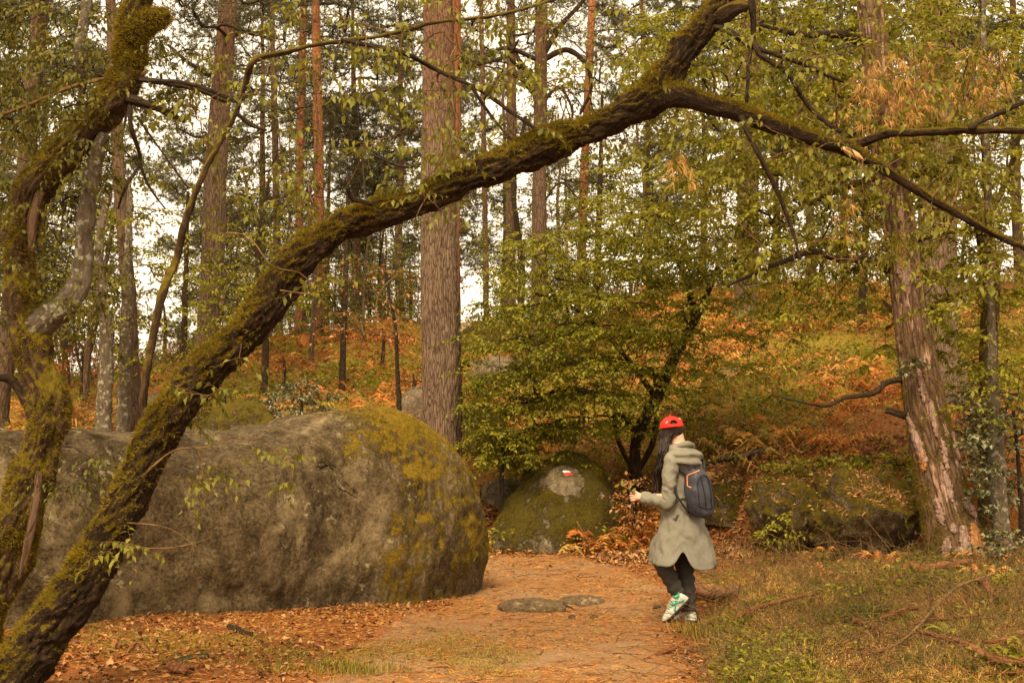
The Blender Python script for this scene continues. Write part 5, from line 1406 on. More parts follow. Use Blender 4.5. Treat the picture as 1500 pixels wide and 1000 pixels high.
# fallen leaves in the foreground that can be told apart
protos = []
for k in range(6):
    me = oval_leaf(0.085, 0.036 + 0.004 * k, 0.3 - 0.12 * k, 0.3 - 0.1 * k, 0.1 + 0.15 * k, 7); me.name = 'fallen_leaf'; me.materials.append(M['litter']); protos.append(me)
cnt = 0
while cnt < 200:
    if cnt < 130: px, py = rng.uniform(60, 460), rng.uniform(912, 1000)
    elif cnt < 175: px, py = rng.uniform(880, 1130), rng.uniform(700, 800)
    else: px, py = rng.uniform(740, 960), rng.uniform(800, 850)
    g = G(px, py, 25)
    if cnt < 130 and rng.random() > 0.35 + (px < 260) * 0.65: continue
    o = bpy.data.objects.new('fallen_leaf', protos[cnt % 6]); COL.objects.link(o); o.parent = floor
    o.location = (g[0], g[1], g[2] + 0.02); o.rotation_euler = (rng.uniform(-0.5, 0.5), rng.uniform(-0.5, 0.5), rng.uniform(0, 6.28)); s = rng.uniform(0.4, 0.95); o.scale = (s, s, s)
    cnt += 1
# grass and green herbs
mb = MB()
def grass(n, d0, d1, a0, a1, dens, L, w, lean_=0.5):
    x, y = fan(n, d0, d1, a0, a1, 0.5, rng)
    keep = rng.random(n) < dens(x, y)
    x, y = x[keep], y[keep]; m = len(x)
    p = on_ground(x, y, -0.005)
    d = unit(np.stack([rng.normal(size=m) * lean_, rng.normal(size=m) * lean_, np.ones(m)], 1))
    l = rng.uniform(L[0], L[1], (m, 1))
    bend = np.stack([rng.normal(size=m), rng.normal(size=m), np.zeros(m)], 1) * 0.18 * l
    blades(mb, p, p + d * l * np.array([1, 1, 0.85]), w, bend=bend, rnd=np.clip(0.5 + 0.4 * n2(x, y, 1.5, 8) + rng.normal(size=m) * 0.25, 0, 1), rng=rng)
grass(60000, 8.0, 15.5, 0.10, 0.46, lambda x, y: np.clip(S(0.1, -0.5, path_in(x, y)) * (0.25 + 1.3 * n2(x, y, 0.9, 21)), 0, 1) * S(15.5, 13.5, y), (0.03, 0.17), 0.006, 1.1)
grass(34000, 7.8, 10.9, -0.36, 0.02, lambda x, y: np.clip(0.10 + 1.6 * n2(x, y, 1.0, 33) + 0.9 * np.exp(-(((x + 1.35) / 0.45) ** 2 + ((y - 8.9) / 0.5) ** 2)), 0, 1), (0.02, 0.07), 0.006, 0.7)
grass(40000, 17, 34, -0.45, 0.45, lambda x, y: np.clip(0.1 + 1.6 * n2(x, y, 0.35, 52), 0, 1), (0.08, 0.25), 0.02, 0.8)
grass(30000, 8.0, 14.5, 0.14, 0.46, lambda x, y: np.clip(S(0.0, -0.5, path_in(x, y)) * (0.25 + 1.5 * n2(x, y, 1.3, 121)), 0, 1), (0.10, 0.26), 0.005, 1.3)
stuff(tag(mb.build('grass', M['grass']), 'thin yellow green grass on the verges and slope', 'grass'))
mb = MB()
grass(26000, 8.0, 14.8, 0.13, 0.46, lambda x, y: np.clip(S(0.0, -0.6, path_in(x, y)) * (0.15 + 1.7 * n2(x, y, 1.0, 141)), 0, 1), (0.08, 0.24), 0.005, 1.6)
def tussocks(mb, count):
    for _ in range(count):
        cx, cy = fan(1, 8.3, 14.2, 0.17, 0.44, 0.3, rng); n = int(rng.integers(60, 190)); sp = rng.uniform(0.05, 0.16)
        if path_in(cx, cy)[0] > -0.35: continue
        x = cx + rng.normal(size=n) * sp; y = cy + rng.normal(size=n) * sp; p = on_ground(x, y, -0.005); a_ = rng.uniform(0, 6.28)
        d = unit(np.stack([rng.normal(size=n) * 0.6 + (x - cx) * 3 + 0.5 * math.cos(a_), rng.normal(size=n) * 0.6 + (y - cy) * 3, np.ones(n)], 1)); l = rng.uniform(0.08, 0.27, (n, 1))
        blades(mb, p, p + d * l * [1, 1, 0.7], 0.0055, bend=d * l * 0.1 + [0, 0, 0.03], rng=rng)
tussocks(mb, 80)
mb_g = MB(); tussocks(mb_g, 90); stuff(tag(mb_g.build('tussocks', M['grass_dark']), 'rough dark green grass tussocks heaped on the right verge', 'grass'))
stuff(tag(mb.build('dry_grass', M['straw']), 'tangled straw coloured dry grass on the right verge', 'grass'))
# dead bracken on the slope and by the rocks
mb = MB()
def bracken(x, y, Lf, hgt, w=0.018, K=12):
    n = len(x); p = on_ground(x, y)
    az = rng.uniform(0, 6.28, n); d = np.stack([np.cos(az), np.sin(az), np.zeros(n)], 1)
    L = rng.uniform(*Lf, n)[:, None]; H = rng.uniform(*hgt, n)[:, None]
    tt = np.linspace(0, 1, K)
    c = p[:, None, :] + d[:, None, :] * (L * tt)[..., None]
    c[..., 2] += H * np.sin(tt * 2.6) * 1.0
    rn = np.clip(0.5 + 0.5 * n2(x, y, 0.6, 61) + rng.normal(size=n) * 0.2, 0, 1)
    s = np.cross(d, [0, 0, 1.0])
    for sg in (-1, 1):
        ln = L * 0.35 * (1 - tt * 0.8) * (tt > 0.15)
        tip = c + s[:, None, :] * sg * ln[..., None] + d[:, None, :] * ln[..., None] * 0.35
        tip[..., 2] -= ln * rng.uniform(0.1, 0.9, (n, K))
        a = c.reshape(-1, 3); b = tip.reshape(-1, 3); k = (ln.ravel() > 0.005)
        blades(mb, a[k], b[k], w * 1.6, rnd=np.repeat(rn, K)[k], rng=rng)
    blades(mb, p, c[:, -1], w * 0.7, bend=(c[:, K // 2] - (p + (c[:, -1] - p) * 0.55)), rnd=rn, rng=rng)
x, y = fan(7600, 17.0, 35, -0.46, 0.46, 0.4, rng)
keep = rng.random(len(x)) < np.clip((0.40 + 1.7 * n2(x, y, 0.33, 71)) * np.where(x < -1.2, 0.6, 1.0), 0, 1)
bracken(x[keep], y[keep], (0.35, 0.75), (0.08, 0.30))
x, y = fan(420, 12.6, 16.5, 0.16, 0.40, 0.4, rng); kp = rng.random(420) < np.clip(0.35 + 1.3 * n2(x, y, 0.9, 17), 0, 1); x, y = x[kp], y[kp]; bracken(x, y, (0.15, 0.42), (0.02, 0.2), 0.008)
x = rng.uniform(0.9, 1.9, 160); y = rng.uniform(17.0, 18.6, 160); bracken(x, y, (0.25, 0.55), (0.05, 0.25), 0.014)
stuff(tag(mb.build('dead_bracken', M['bracken']), 'collapsed rust orange bracken covering the slope', 'bracken'))
# low green undergrowth on the slope
mb = MB()
x, y = fan(22000, 17, 35, -0.45, 0.45, 0.4, rng)
keep = rng.random(len(x)) < np.clip(0.10 + 1.9 * n2(x, y, 0.42, 91), 0, 1)
x, y = x[keep], y[keep]; m = len(x)
c0 = on_ground(x, y, 0.03) + np.stack([np.zeros(m), np.zeros(m), rng.uniform(0.0, 0.28, m)], 1)
pp = np.repeat(c0, 7, 0) + rng.normal(size=(m * 7, 3)) * np.array([0.09, 0.09, 0.05])
L = rng.uniform(0.05, 0.10, len(pp))
leaves(mb, pp, rand_dirs(len(pp), rng) * np.array([1, 1, 0.4]), np.array([0, 0, 1.0]) + rng.normal(size=pp.shape) * 0.4, L, L * 0.5, 0.2, rng=rng)
x, y = fan(9000, 8.3, 15, 0.15, 0.44, 0.4, rng); keep = rng.random(len(x)) < np.clip(0.05 + 1.7 * n2(x, y, 0.9, 95), 0, 1); x, y = x[keep], y[keep]; m = len(x)
pp = np.repeat(on_ground(x, y, 0.05), 5, 0) + rng.normal(size=(m * 5, 3)) * np.array([0.05, 0.05, 0.035])
pp[:, 2] += 0.05 * rng.random(len(pp)); L = rng.uniform(0.03, 0.065, len(pp)); leaves(mb, pp, rand_dirs(len(pp), rng) * np.array([1, 1, 0.4]), np.array([0, 0, 1.0]) + rng.normal(size=pp.shape) * 0.4, L, L * 0.6, 0.2, rng=rng)
stuff(tag(mb.build('undergrowth', M['leaf_mid']), 'low green herbs and seedlings on the slope', 'undergrowth'))
# fine dead twigs and stems over the right verge and slope
mb = MB()
n = 3400; x, y = fan(n, 8.2, 15.2, 0.13, 0.44, 0.3, rng); keep = path_in(x, y) < -0.15; x, y = x[keep], y[keep]; n = len(x)
p = on_ground(x, y, 0.05); d = unit(rng.normal(size=(n, 3)) * np.array([1, 0.8, 0.30])); L = rng.uniform(0.15, 0.8, (n, 1))
tt = np.linspace(0, 1, 5)
pts = p[:, None, :] + d[:, None, :] * (L * tt)[..., None] + rng.normal(size=(n, 5, 3)) * 0.018 * (tt > 0)[None, :, None]
pts[..., 2] = np.maximum(pts[..., 2], terrain(pts[..., 0], pts[..., 1]) + 0.01) + 0.13 * rng.random((n, 1)) * np.sin(tt * 3.1)[None, :]
batch_tubes(mb, pts, rng.uniform(0.0014, 0.0042, (n, 1)) * np.linspace(1, 0.5, 5), 4)
n = 420; x, y = fan(n, 12.5, 16.3, 0.15, 0.42, 0.3, rng); p = on_ground(x, y); d = unit(np.stack([rng.normal(size=n) * 0.35, rng.normal(size=n) * 0.35, np.ones(n)], 1)); L = rng.uniform(0.12, 0.5, (n, 1))
pts = p[:, None, :] + d[:, None, :] * (L * tt)[..., None] + rng.normal(size=(n, 5, 3)) * 0.012 * (tt > 0)[None, :, None]
batch_tubes(mb, pts, rng.uniform(0.0015, 0.0035, (n, 1)) * np.linspace(1, 0.5, 5), 3)
stuff(tag(mb.build('brushwood', M['twig_pale']), 'tangle of thin dry sticks on the right verge', 'brushwood'))
for k, lb in enumerate(('reddish dead branches strewn over the near part of the verge', 'reddish dead branches strewn over the far part of the verge')):
    mb = MB(); n = 170; x, y = fan(n, (8.2, 10.6)[k], (10.6, 14.0)[k], 0.17, 0.44, 0.3, rng); keep = path_in(x, y) < -0.3; x, y = x[keep], y[keep]; n = len(x)
    p = on_ground(x, y, 0.06); az = rng.normal(size=n) * 0.6; d = np.stack([np.cos(az), np.sin(az) * 0.7, rng.uniform(-0.05, 0.16, n)], 1); L = rng.uniform(0.25, 0.95, (n, 1))
    tt = np.linspace(0, 1, 8); pts = p[:, None, :] + d[:, None, :] * (L * tt)[..., None] + np.cumsum(rng.normal(size=(n, 8, 3)), 1) * 0.013
    pts[..., 2] = np.maximum(pts[..., 2], terrain(pts[..., 0], pts[..., 1]) + 0.02); batch_tubes(mb, pts, rng.uniform(0.003, 0.0085, (n, 1)) * np.linspace(1, 0.45, 8), 5)
    stuff(tag(mb.build('brushwood', M['twig_red']), lb, 'brushwood'))
tt = np.linspace(0, 1, 5)
mb = MB()
n = 900; x, y = fan(n, 8.0, 17, -0.35, 0.3, 0.3, rng); p = on_ground(x, y, 0.012); d = unit(rng.normal(size=(n, 3)) * np.array([1, 1, 0.05])); L = rng.uniform(0.04, 0.22, (n, 1))
pts = p[:, None, :] + d[:, None, :] * (L * tt)[..., None] + rng.normal(size=(n, 5, 3)) * 0.006; pts[..., 2] = terrain(pts[..., 0], pts[..., 1]) + 0.012
batch_tubes(mb, pts, rng.uniform(0.002, 0.005, (n, 1)) * np.linspace(1, 0.5, 5), 4)
stuff(tag(mb.build('twig_litter', M['twig_red']), 'small reddish twigs lying on the dirt path', 'twig litter'))
# pine sprigs and dead needles heaped on the right verge
for mk_, n, lb in (('grass_dark', 5200, 'dark green pine sprigs littering the right verge'), ('straw', 4200, 'straw coloured dead needles littering the right verge')):
    mb = MB(); x, y = fan(n, 8.2, 14.5, 0.14, 0.44, 0.3, rng); keep = (path_in(x, y) < -0.2) & (rng.random(n) < np.clip(0.5 + 1.5 * n2(x, y, 0.8, 40 + len(lb)), 0, 1)); x, y = x[keep], y[keep]
    p = on_ground(x, y, 0.03); d = unit(rng.normal(size=p.shape) * np.array([1, 1, 0.5]))
    needle_tufts(mb, p + [0, 0, 0.03], d, 16, 0.10, 0.0045, 0.9, rng)
    stuff(tag(mb.build('needle_debris', M[mk_]), lb, 'needle litter'))
# tall dry stems on the slope
mb = MB()
n = 900; x, y = fan(n, 17.5, 34, -0.44, 0.44, 0.4, rng); p = on_ground(x, y); d = unit(np.stack([rng.normal(size=n) * 0.3, rng.normal(size=n) * 0.3, np.ones(n)], 1)); L = rng.uniform(0.3, 1.2, (n, 1))
pts = p[:, None, :] + d[:, None, :] * (L * tt)[..., None] + rng.normal(size=(n, 5, 3)) * 0.03 * (tt > 0)[None, :, None]
batch_tubes(mb, pts, rng.uniform(0.003, 0.006, (n, 1)) * np.linspace(1, 0.4, 5), 3)
stuff(tag(mb.build('dry_stems', M['twig_pale']), 'thin bare stems standing over the bracken slope', 'dry stems'))
# tufts of grass and pine sprigs
def tuft(name, label, px, py, n, L, sp, mk, w=0.006, group='tufts on the right verge', cat='grass tuft'):
    g = G(px, py); m_ = MB()
    p = np.repeat(g[None], n, 0) + rng.normal(size=(n, 3)) * np.array([sp, sp * 0.6, 0]); p[:, 2] = terrain(p[:, 0], p[:, 1])
    d = unit(np.stack([rng.normal(size=n) * 0.6 + (p[:, 0] - g[0]) * 2, rng.normal(size=n) * 0.6, np.ones(n)], 1)); l = rng.uniform(L * 0.5, L, (n, 1))
    blades(m_, p, p + d * l - [0, 0, 0.03], w, bend=d * l * 0.08 + [0, 0, 0.05], rng=rng)
    o = link(name, m_.mesh(name), M[mk]); 
    me = o.data; me.transform(Matrix.Translation(-Vector(g))); o.location = g
    tag(o, label, cat, group, 'stuff')
tuft('grass_tuft', 'dense dark green grass tuft in the middle of the right verge', 1248, 920, 900, 0.26, 0.13, 'grass_dark' if 'grass_dark' in M else 'grass')
tuft('grass_tuft', 'yellowish grass tuft at the foot of the leaning pine', 1465, 860, 600, 0.22, 0.18, 'straw')
tuft('grass_tuft', 'bright straw coloured tuft at the bottom edge of the verge', 1240, 990, 700, 0.14, 0.16, 'straw')
tuft('grass_tuft', 'small green tuft beside the log behind the walker', 1095, 880, 260, 0.14, 0.08, 'grass')
tuft('grass_tuft', 'green tuft on the verge below the standing shoe', 1040, 935, 300, 0.16, 0.12, 'grass')
tuft('grass_tuft', 'short green tuft in the sunlit grass at the bottom left', 520, 985, 500, 0.05, 0.16, 'grass')
def fern(label, px, py, dz, n, L, mk):
    g = G(px, py); t = thing('fern', label, 'fern', g, 'ferns by the dark rocks')
    for k in range(n):
        az = 6.28 * k / n + rng.uniform(-0.3, 0.3); d = np.array([math.cos(az), math.sin(az), 0.0]); K = 14
        t_ = np.linspace(0, 1, K); c = g + d * (L * t_)[:, None]; c[:, 2] += L * 0.55 * np.sin(t_ * 2.3)
        m_ = MB(); s = np.cross(d, [0, 0, 1]); rows = []
        w_ = L * 0.28 * (1 - t_ * 0.85) * np.minimum(1, t_ / 0.12 + 0.05)
        for sg in (-1, 1):                                     # one toothed blade on either side of the rib
            e = c + s * (sg * w_)[:, None] + d * (w_ * 0.3)[:, None]; e[:, 2] -= w_ * 0.3
            v = np.concatenate([c, e]); i = np.arange(K - 1)
            m_.add(v, None, np.concatenate([np.stack([i, i + 1, K + i], 1)]), rnd=np.full(2 * K, rng.random()))
        m_.build('frond', M[mk], t)
fern('green fern in the shaded gap under the dark rocks', 1205, 830, 0, 7, 0.30, 'leaf_dark')
fern('brown dead fern drooping in front of the broad dark rock', 1290, 835, 0, 8, 0.34, 'bracken')
fern('green fern among the sticks in the middle of the right verge', 1150, 900, 0, 7, 0.26, 'leaf_mid')
fern('green fern near the bottom right corner of the verge', 1400, 945, 0, 7, 0.24, 'leaf_mid')
fern('brown fern on the verge behind the ivy', 1440, 855, 0, 7, 0.3, 'bracken')
fern('small green fern left of the leaning pine foot', 1330, 830, 0, 6, 0.2, 'leaf_mid')
# bent dry stalks in front of the rocks
for lb, pts in (('tall dry stalk bent over in front of the dark rock', [(1222, 900, 3), (1228, 860, 3), (1240, 815, 3), (1252, 812, 3), (1282, 808, 3), (1288, 840, 3), (1287, 870, 2)]),
                ('straight dry stalk rising from the dark rock foot', [(1262, 800, 2), (1256, 760, 2), (1250, 722, 2)]),
                ('leaning dry stalk against the mossy boulder', [(862, 808, 4), (856, 785, 3), (845, 763, 2)]),
                ('long dry stalk crossing in front of the rock', [(1180, 880, 4), (1215, 860, 3), (1240, 845, 3)])):
    c, r = px_line(pts, 14.6 if pts[0][0] > 1000 else 17.0); c, r = smooth_line(c, r, 0.04); c[0][2] = min(c[0][2], tz(c[0][0], c[0][1]))
    mb = MB(); tube(mb, c - c[0], r, 5); o = mb.build('dry_stalk', M['straw_bark'], None, True); o.location = c[0]; tag(o, lb, 'stalk', 'dry stalks')

# ------------------------------------------------------------------ fallen branches and logs
def fallen(name, label, pts, mk, forks=(), cat='stick', lift=0.5, seg=10, group='sticks on the ground', amp=0.3):
    def gl(pp):
        c, r = [], []
        for p in pp:
            g = G(p[0], p[1]); rr = pxm(p[2], g[1]) / 2
            c.append(g + np.array([0, 0, rr * lift + (p[3] if len(p) > 3 else 0)])); r.append(rr)
        return smooth_line(np.array(c), np.array(r), 0.03)
    pts = [(p[0], p[1], p[2] * 1.15, (p[3] if len(p) > 3 else 0) + (0.075 if p[0] > 1050 else 0)) for p in pts]
    c, r = gl(pts); base = c[len(c) // 2].copy(); base[2] = tz(base[0], base[1])
    c[:, 2] = np.maximum(c[:, 2], terrain(c[:, 0], c[:, 1]) + r * 0.4)
    mb = MB(); tube(mb, c - base, r, seg, trunk_disp(r.mean() * amp, seed=pts[0][0])); o = mb.build(name, M[mk], None, True); o.location = base
    tag(o, label, cat, group)
    for f in forks:
        c, r = gl(f); m2 = MB(); tube(m2, c, r, 7, trunk_disp(r.mean() * amp, seed=f[0][0])); m2.build('side_branch', M[mk], o, True)
M['log'] = bark_mat('log_bark', (0.12, 0.055, 0.025), (0.30, 0.15, 0.07), (0.42, 0.25, 0.13), 14, 0.3)
fallen('fallen_log', 'thick bare log lying behind the walker beside the path', [(985, 876, 16, .07), (1015, 879, 17, .07), (1045, 885, 17, .07), (1078, 893, 15, .06)], 'log', cat='log', group=None)
fallen('fallen_log', 'pale log lying on the bank above the rounded mossy rock', [(1030, 683, 9), (1060, 681, 9), (1085, 680, 9), (1118, 670, 8)], 'bark_pale', cat='log', group=None)
fallen('fallen_log', 'thin broken log glimpsed behind the hem of the coat', [(985, 835, 8, .05), (1015, 834, 9, .05), (1048, 836, 8, .05)], 'log', cat='log', group=None)
fallen('fallen_log', 'short dark mossy log on the orange slope', [(1088, 528, 9), (1102, 520, 9), (1120, 510, 7)], 'bark_lean', cat='log', group=None)
fallen('fallen_branch', 'forked red brown branch lying at the foot of the leaning pine', [(1308, 868, 9), (1332, 852, 11, .05), (1350, 858, 11, .05), (1385, 853, 11, .06), (1424, 843, 9, .04)], 'twig_red', [[(1300, 862, 5), (1330, 852, 7, .06), (1370, 852, 6, .08), (1410, 838, 5, .06)]])
fallen('fallen_branch', 'short orange brown stick slanting right of the forked branch', [(1424, 863, 7, .05), (1440, 875, 9, .04), (1456, 890, 9, .02), (1468, 894, 6)], 'twig_red')
fallen('fallen_branch', 'long dark red branch running out of the bottom right corner', [(1345, 952, 5, .05), (1375, 962, 7, .05), (1410, 970, 9, .04), (1440, 984, 11, .02), (1470, 990, 11), (1510, 990, 11)], 'twig_red', [[(1375, 962, 4, .05), (1345, 945, 4, .08), (1312, 952, 3, .05)], [(1400, 968, 4, .04), (1385, 945, 3, .08), (1365, 932, 2, .10)]])
fallen('fallen_branch', 'red forked stick at the edge of the path', [(942, 968, 4), (962, 961, 6), (985, 957, 7, .02), (1012, 955, 7, .02), (1050, 942, 5, .03), (1110, 915, 4, .06)], 'twig_red', [[(985, 957, 5, .02), (1030, 958, 4, .03), (1080, 960, 3, .03)]])
fallen('fallen_branch', 'thin forked pine branch lying across the verge', [(1074, 930, 5, .03), (1100, 916, 6, .04), (1140, 908, 5, .06), (1200, 896, 4, .08)], 'twig_red', [[(1076, 926, 4, .03), (1120, 922, 5, .05), (1160, 935, 3, .05), (1200, 960, 2, .03)]])
fallen('fallen_branch', 'orange broken stick in the middle of the verge', [(1250, 932, 7, .03), (1270, 938, 7, .03), (1295, 948, 6, .03), (1330, 955, 4, .03)], 'twig_red')
fallen('fallen_branch', 'bent orange stick below the ivy patch', [(1286, 930, 5, .04), (1310, 926, 6, .05), (1330, 918, 6, .05), (1345, 913, 4, .03)], 'twig_red')
fallen('fallen_branch', 'stick lying above the long dark red branch', [(1330, 940, 4, .04), (1360, 934, 5, .04), (1395, 930, 5, .04), (1440, 925, 3, .04)], 'twig_red')
fallen('fallen_branch', 'stick poking in from the right edge', [(1440, 972, 4, .05), (1470, 970, 6, .05), (1510, 955, 7, .06)], 'twig_red')
fallen('fallen_branch', 'long grey twig slanting across the verge', [(1280, 985, 4, .04), (1330, 968, 4, .08), (1400, 905, 4, .14), (1460, 880, 3, .14)], 'twig_pale')
fallen('fallen_branch', 'dark flat stick lying against the foot of the big boulder', [(335, 919, 7), (350, 926, 9), (368, 933, 7)], 'twig_dark')
fallen('fallen_branch', 'pale bleached stick in the grass at the bottom left', [(256, 970, 6), (275, 966, 8), (295, 965, 9), (305, 962, 6)], 'bark_pale')
fallen('fallen_branch', 'curved brown twig in the leaves at the bottom left', [(182, 960, 3), (200, 950, 4, .03), (213, 955, 4, .02), (228, 963, 3)], 'twig_red')
fallen('fallen_branch', 'short twig on the middle of the path', [(727, 975, 4), (735, 972, 5), (742, 968, 4)], 'twig_red')
fallen('fallen_branch', 'slim twig across the lower path', [(832, 980, 3), (850, 978, 4), (872, 975, 3)], 'twig_red')
fallen('fallen_branch', 'dark twig beside the raised shoe', [(956, 893, 3), (966, 891, 4), (975, 890, 3)], 'twig_dark')
fallen('fallen_branch', 'dark thin stick at the lower left edge of the path', [(490, 957, 3), (510, 953, 4), (532, 951, 3)], 'twig_dark')
fallen('fallen_branch', 'thin twig resting between the two path stones', [(822, 884, 3), (832, 890, 4), (845, 896, 2)], 'twig_dark')
for k, lb in enumerate(('curled orange bark slab lying beside the base of the leaning tree', 'broken piece of orange bark in the leaves at the lower left')):
    px, py, ang = ((85, 948, 0.7), (262, 985, -0.4))[k]
    g = G(px, py); u = np.linspace(-1.2, 1.2, 7); w = np.linspace(-0.5, 0.5, 9)
    U, W_ = np.meshgrid(u, w); rr = 0.05 + 0.012 * n2(U, W_, 3.0, 5 + k)
    v = np.stack([W_ * (0.26 - 0.1 * k), np.sin(U) * rr, np.cos(U) * rr], 2).reshape(-1, 3)
    i = np.arange(8)[:, None] * 7; j = np.arange(6)[None, :]
    q = np.stack([i + j, i + j + 1, i + 8, i + 8], 2) if False else np.stack([i + j, i + j + 1, i + 7 + j + 1, i + 7 + j], 2)
    o = link('bark_slab', mesh_np('bark_slab', v, q.reshape(-1, 4), attrs={'bark': v}, smooth=True), M['twig_red'], loc=g + [0, 0, 0.0]); o.rotation_euler = (0.1, 0.15, ang)
    md = o.modifiers.new('thickness', 'SOLIDIFY'); md.thickness = 0.012
    tag(o, lb, 'bark')

# ------------------------------------------------------------------ the walker
WB = G(996, 911); WB[2] = tz(WB[0], WB[1])
WM = WB[1] / FPX                                   # metres per photo pixel at the walker
FWD = unit(np.array([-0.55, 0.83, 0.0])); LFT = np.array([-FWD[1], FWD[0], 0.0])   # facing and her left
def W(px, py, f=0.0):
    """Point of the walker at photo pixel (px, py), f metres deeper than her standing foot."""
    return np.array([WB[0] + (px - 996) * WM, WB[1] + f, WB[2] + (911 - py) * WM])
person = thing('person', 'walker in red cap and long olive grey hooded coat, seen from behind on the path', 'person', WB)

def skin_body():
    V, E, Rr = [], [], []
    def node(p, r, par=None):
        V.append(tuple(float(x) for x in p)); Rr.append(r)
        if par is not None: E.append((par, len(V) - 1))
        return len(V) - 1
    pel = node(W(1000, 757, 0.0), 0.13)
    sp1 = node(W(1001, 725, 0.01), 0.115, pel); sp2 = node(W(1003, 695, 0.02), 0.13, sp1); sp3 = node(W(1002, 672, 0.03), 0.09, sp2)
    nk = node(W(998, 655, 0.045), 0.05, sp3); h1 = node(W(993, 641, 0.06), 0.075, nk); h2 = node(W(988, 629, 0.07), 0.085, h1); h3 = node(W(986, 620, 0.075), 0.06, h2)
    nose = node(W(988, 636, 0.07) + FWD * 0.115, 0.012, h1); chin = node(W(991, 647, 0.06) + FWD * 0.08, 0.028, h1)
    for sd in (1, -1): node(W(990, 635, 0.06) + LFT * sd * 0.085, 0.016, h2)
    # left arm, bent, hand forward holding the sprig
    shl = node(W(984, 676, -0.10), 0.055, sp3); el = node(W(979, 730, -0.16), 0.045, shl); wr = node(W(943, 731, -0.10), 0.028, el); pl = node(W(934, 730, -0.085), 0.026, wr)
    hf = unit(np.array([-1.0, 0.25, 0.0]))
    for k, (o1, ln) in enumerate(((0.028, 0.07), (0.010, 0.08), (-0.010, 0.075), (-0.028, 0.06))):
        a = node(W(931, 730, -0.08) + np.array([-0.01, 0.25 * o1, o1]), 0.0095, pl)
        b = node(np.array(V[a]) + hf * ln * 0.4 + np.array([0, 0, 0.004]), 0.009, a)
        c = node(np.array(V[b]) + np.array([0.006, 0.032, -0.012]), 0.008, b); node(np.array(V[c]) + np.array([0.022, 0.006, -0.006]), 0.007, c)
    a = node(W(935, 727, -0.09) + np.array([0, 0.0, 0.012]), 0.012, pl); b = node(np.array(V[a]) + np.array([-0.026, 0.012, 0.016]), 0.0105, a); node(np.array(V[b]) + np.array([-0.02, 0.016, -0.004]), 0.0085, b)
    # right arm on the far side, swinging forward a little
    shr = node(W(1022, 674, 0.16), 0.055, sp3); er = node(W(1026, 728, 0.22), 0.045, shr); wr2 = node(W(1004, 755, 0.38), 0.028, er); pr_ = node(W(1000, 765, 0.41), 0.026, wr2)
    for k in range(4):
        a = node(np.array(V[pr_]) + FWD * (0.012 + 0.0) + LFT * (0.02 - 0.014 * k) + np.array([0, 0, -0.025]), 0.0095, pr_); b = node(np.array(V[a]) + FWD * 0.012 + np.array([0, 0, -0.035 + 0.003 * k]), 0.0085, a); node(np.array(V[b]) + np.array([0, 0, -0.02]) - FWD * 0.012, 0.0075, b)
    a = node(np.array(V[pr_]) + LFT * 0.03, 0.012, pr_); node(np.array(V[a]) + LFT * 0.012 + np.array([0, 0, -0.035]), 0.009, a)
    # legs
    hl = node(W(990, 775, -0.05), 0.085, pel); kl = node(W(970, 820, -0.06), 0.058, hl); al = node(W(992, 866, -0.10), 0.040, kl); tl_ = node(W(978, 893, -0.10), 0.034, al)
    hr = node(W(1004, 775, 0.05), 0.085, pel); kr = node(W(1003, 828, 0.06), 0.058, hr); ar = node(W(1008, 893, 0.0), 0.040, kr); node(W(996, 905, 0.02), 0.032, ar)
    me = bpy.data.meshes.new('person_body'); me.from_pydata(V, E, [])
    o = bpy.data.objects.new('body', me); COL.objects.link(o)
    m = o.modifiers.new('skin', 'SKIN'); s = o.modifiers.new('sub', 'SUBSURF'); s.levels = 2; s.render_levels = 2
    sv = me.skin_vertices[0].data
    for k, r in enumerate(Rr): sv[k].radius = (r, r)
    sv[0].use_root = True
    dg = bpy.context.evaluated_depsgraph_get(); dg.update()
    nm = bpy.data.meshes.new_from_object(o.evaluated_get(dg)); bpy.data.objects.remove(o)
    nm.polygons.foreach_set('use_smooth', np.ones(len(nm.polygons), bool))
    return nm
M['skin'] = plain('skin', (0.52, 0.30, 0.21), 0.55, 0.35, 0.06, 30.0)
M['coat'] = None
_k = NT('coat_cloth', 0.72, 0.25)
_co = _k.pos()
_f = _k.noise(_co, 5.0, 3); _w = _k.noise(_k.scale(_co, (1, 1, 0.45)), 22.0, 4, 0.6, 0.6); _t = _k.noise(_co, 300.0, 2)
_k.color(_k.ramp(_f, [(0.3, (0.165, 0.150, 0.110)), (0.7, (0.20, 0.182, 0.137))])); _k.bump(_k.math('ADD', _w, _k.math('MULTIPLY', _t, 0.15)), 0.5, 0.02)
M['coat'] = _k.m
M['trouser'] = plain('grey_trouser', (0.050, 0.042, 0.034), 0.85, 0.15, 0.3, 14.0, 0.3)
M['hair'] = None
_k = NT('dark_hair', 0.55, 0.2); _k.color(_k.ramp(_k.noise(_k.scale(_k.pos(), (1, 1, 0.1)), 120.0, 3), [(0.3, (0.010, 0.006, 0.004)), (0.7, (0.040, 0.024, 0.015))])); M['hair'] = _k.m
M['cap_red'] = plain('red_cap', (0.66, 0.022, 0.012), 0.7, 0.25, 0.22, 25.0, 0.3)
M['cap_white'] = plain('pale_print', (0.75, 0.42, 0.36), 0.6)
M['bag'] = plain('slate_bag', (0.034, 0.034, 0.046), 0.55, 0.4, 0.25, 18.0, 0.25)
M['bag_dark'] = plain('black_strap', (0.016, 0.014, 0.014), 0.7, 0.3, 0.2)
M['piping'] = plain('orange_piping', (0.62, 0.22, 0.06), 0.6, 0.3, 0.1)
M['shoe_white'] = plain('white_shoe', (0.50, 0.50, 0.42), 0.7, 0.25, 0.3, 25.0)
M['shoe_green'] = plain('green_trim', (0.03, 0.36, 0.22), 0.55, 0.4, 0.15)
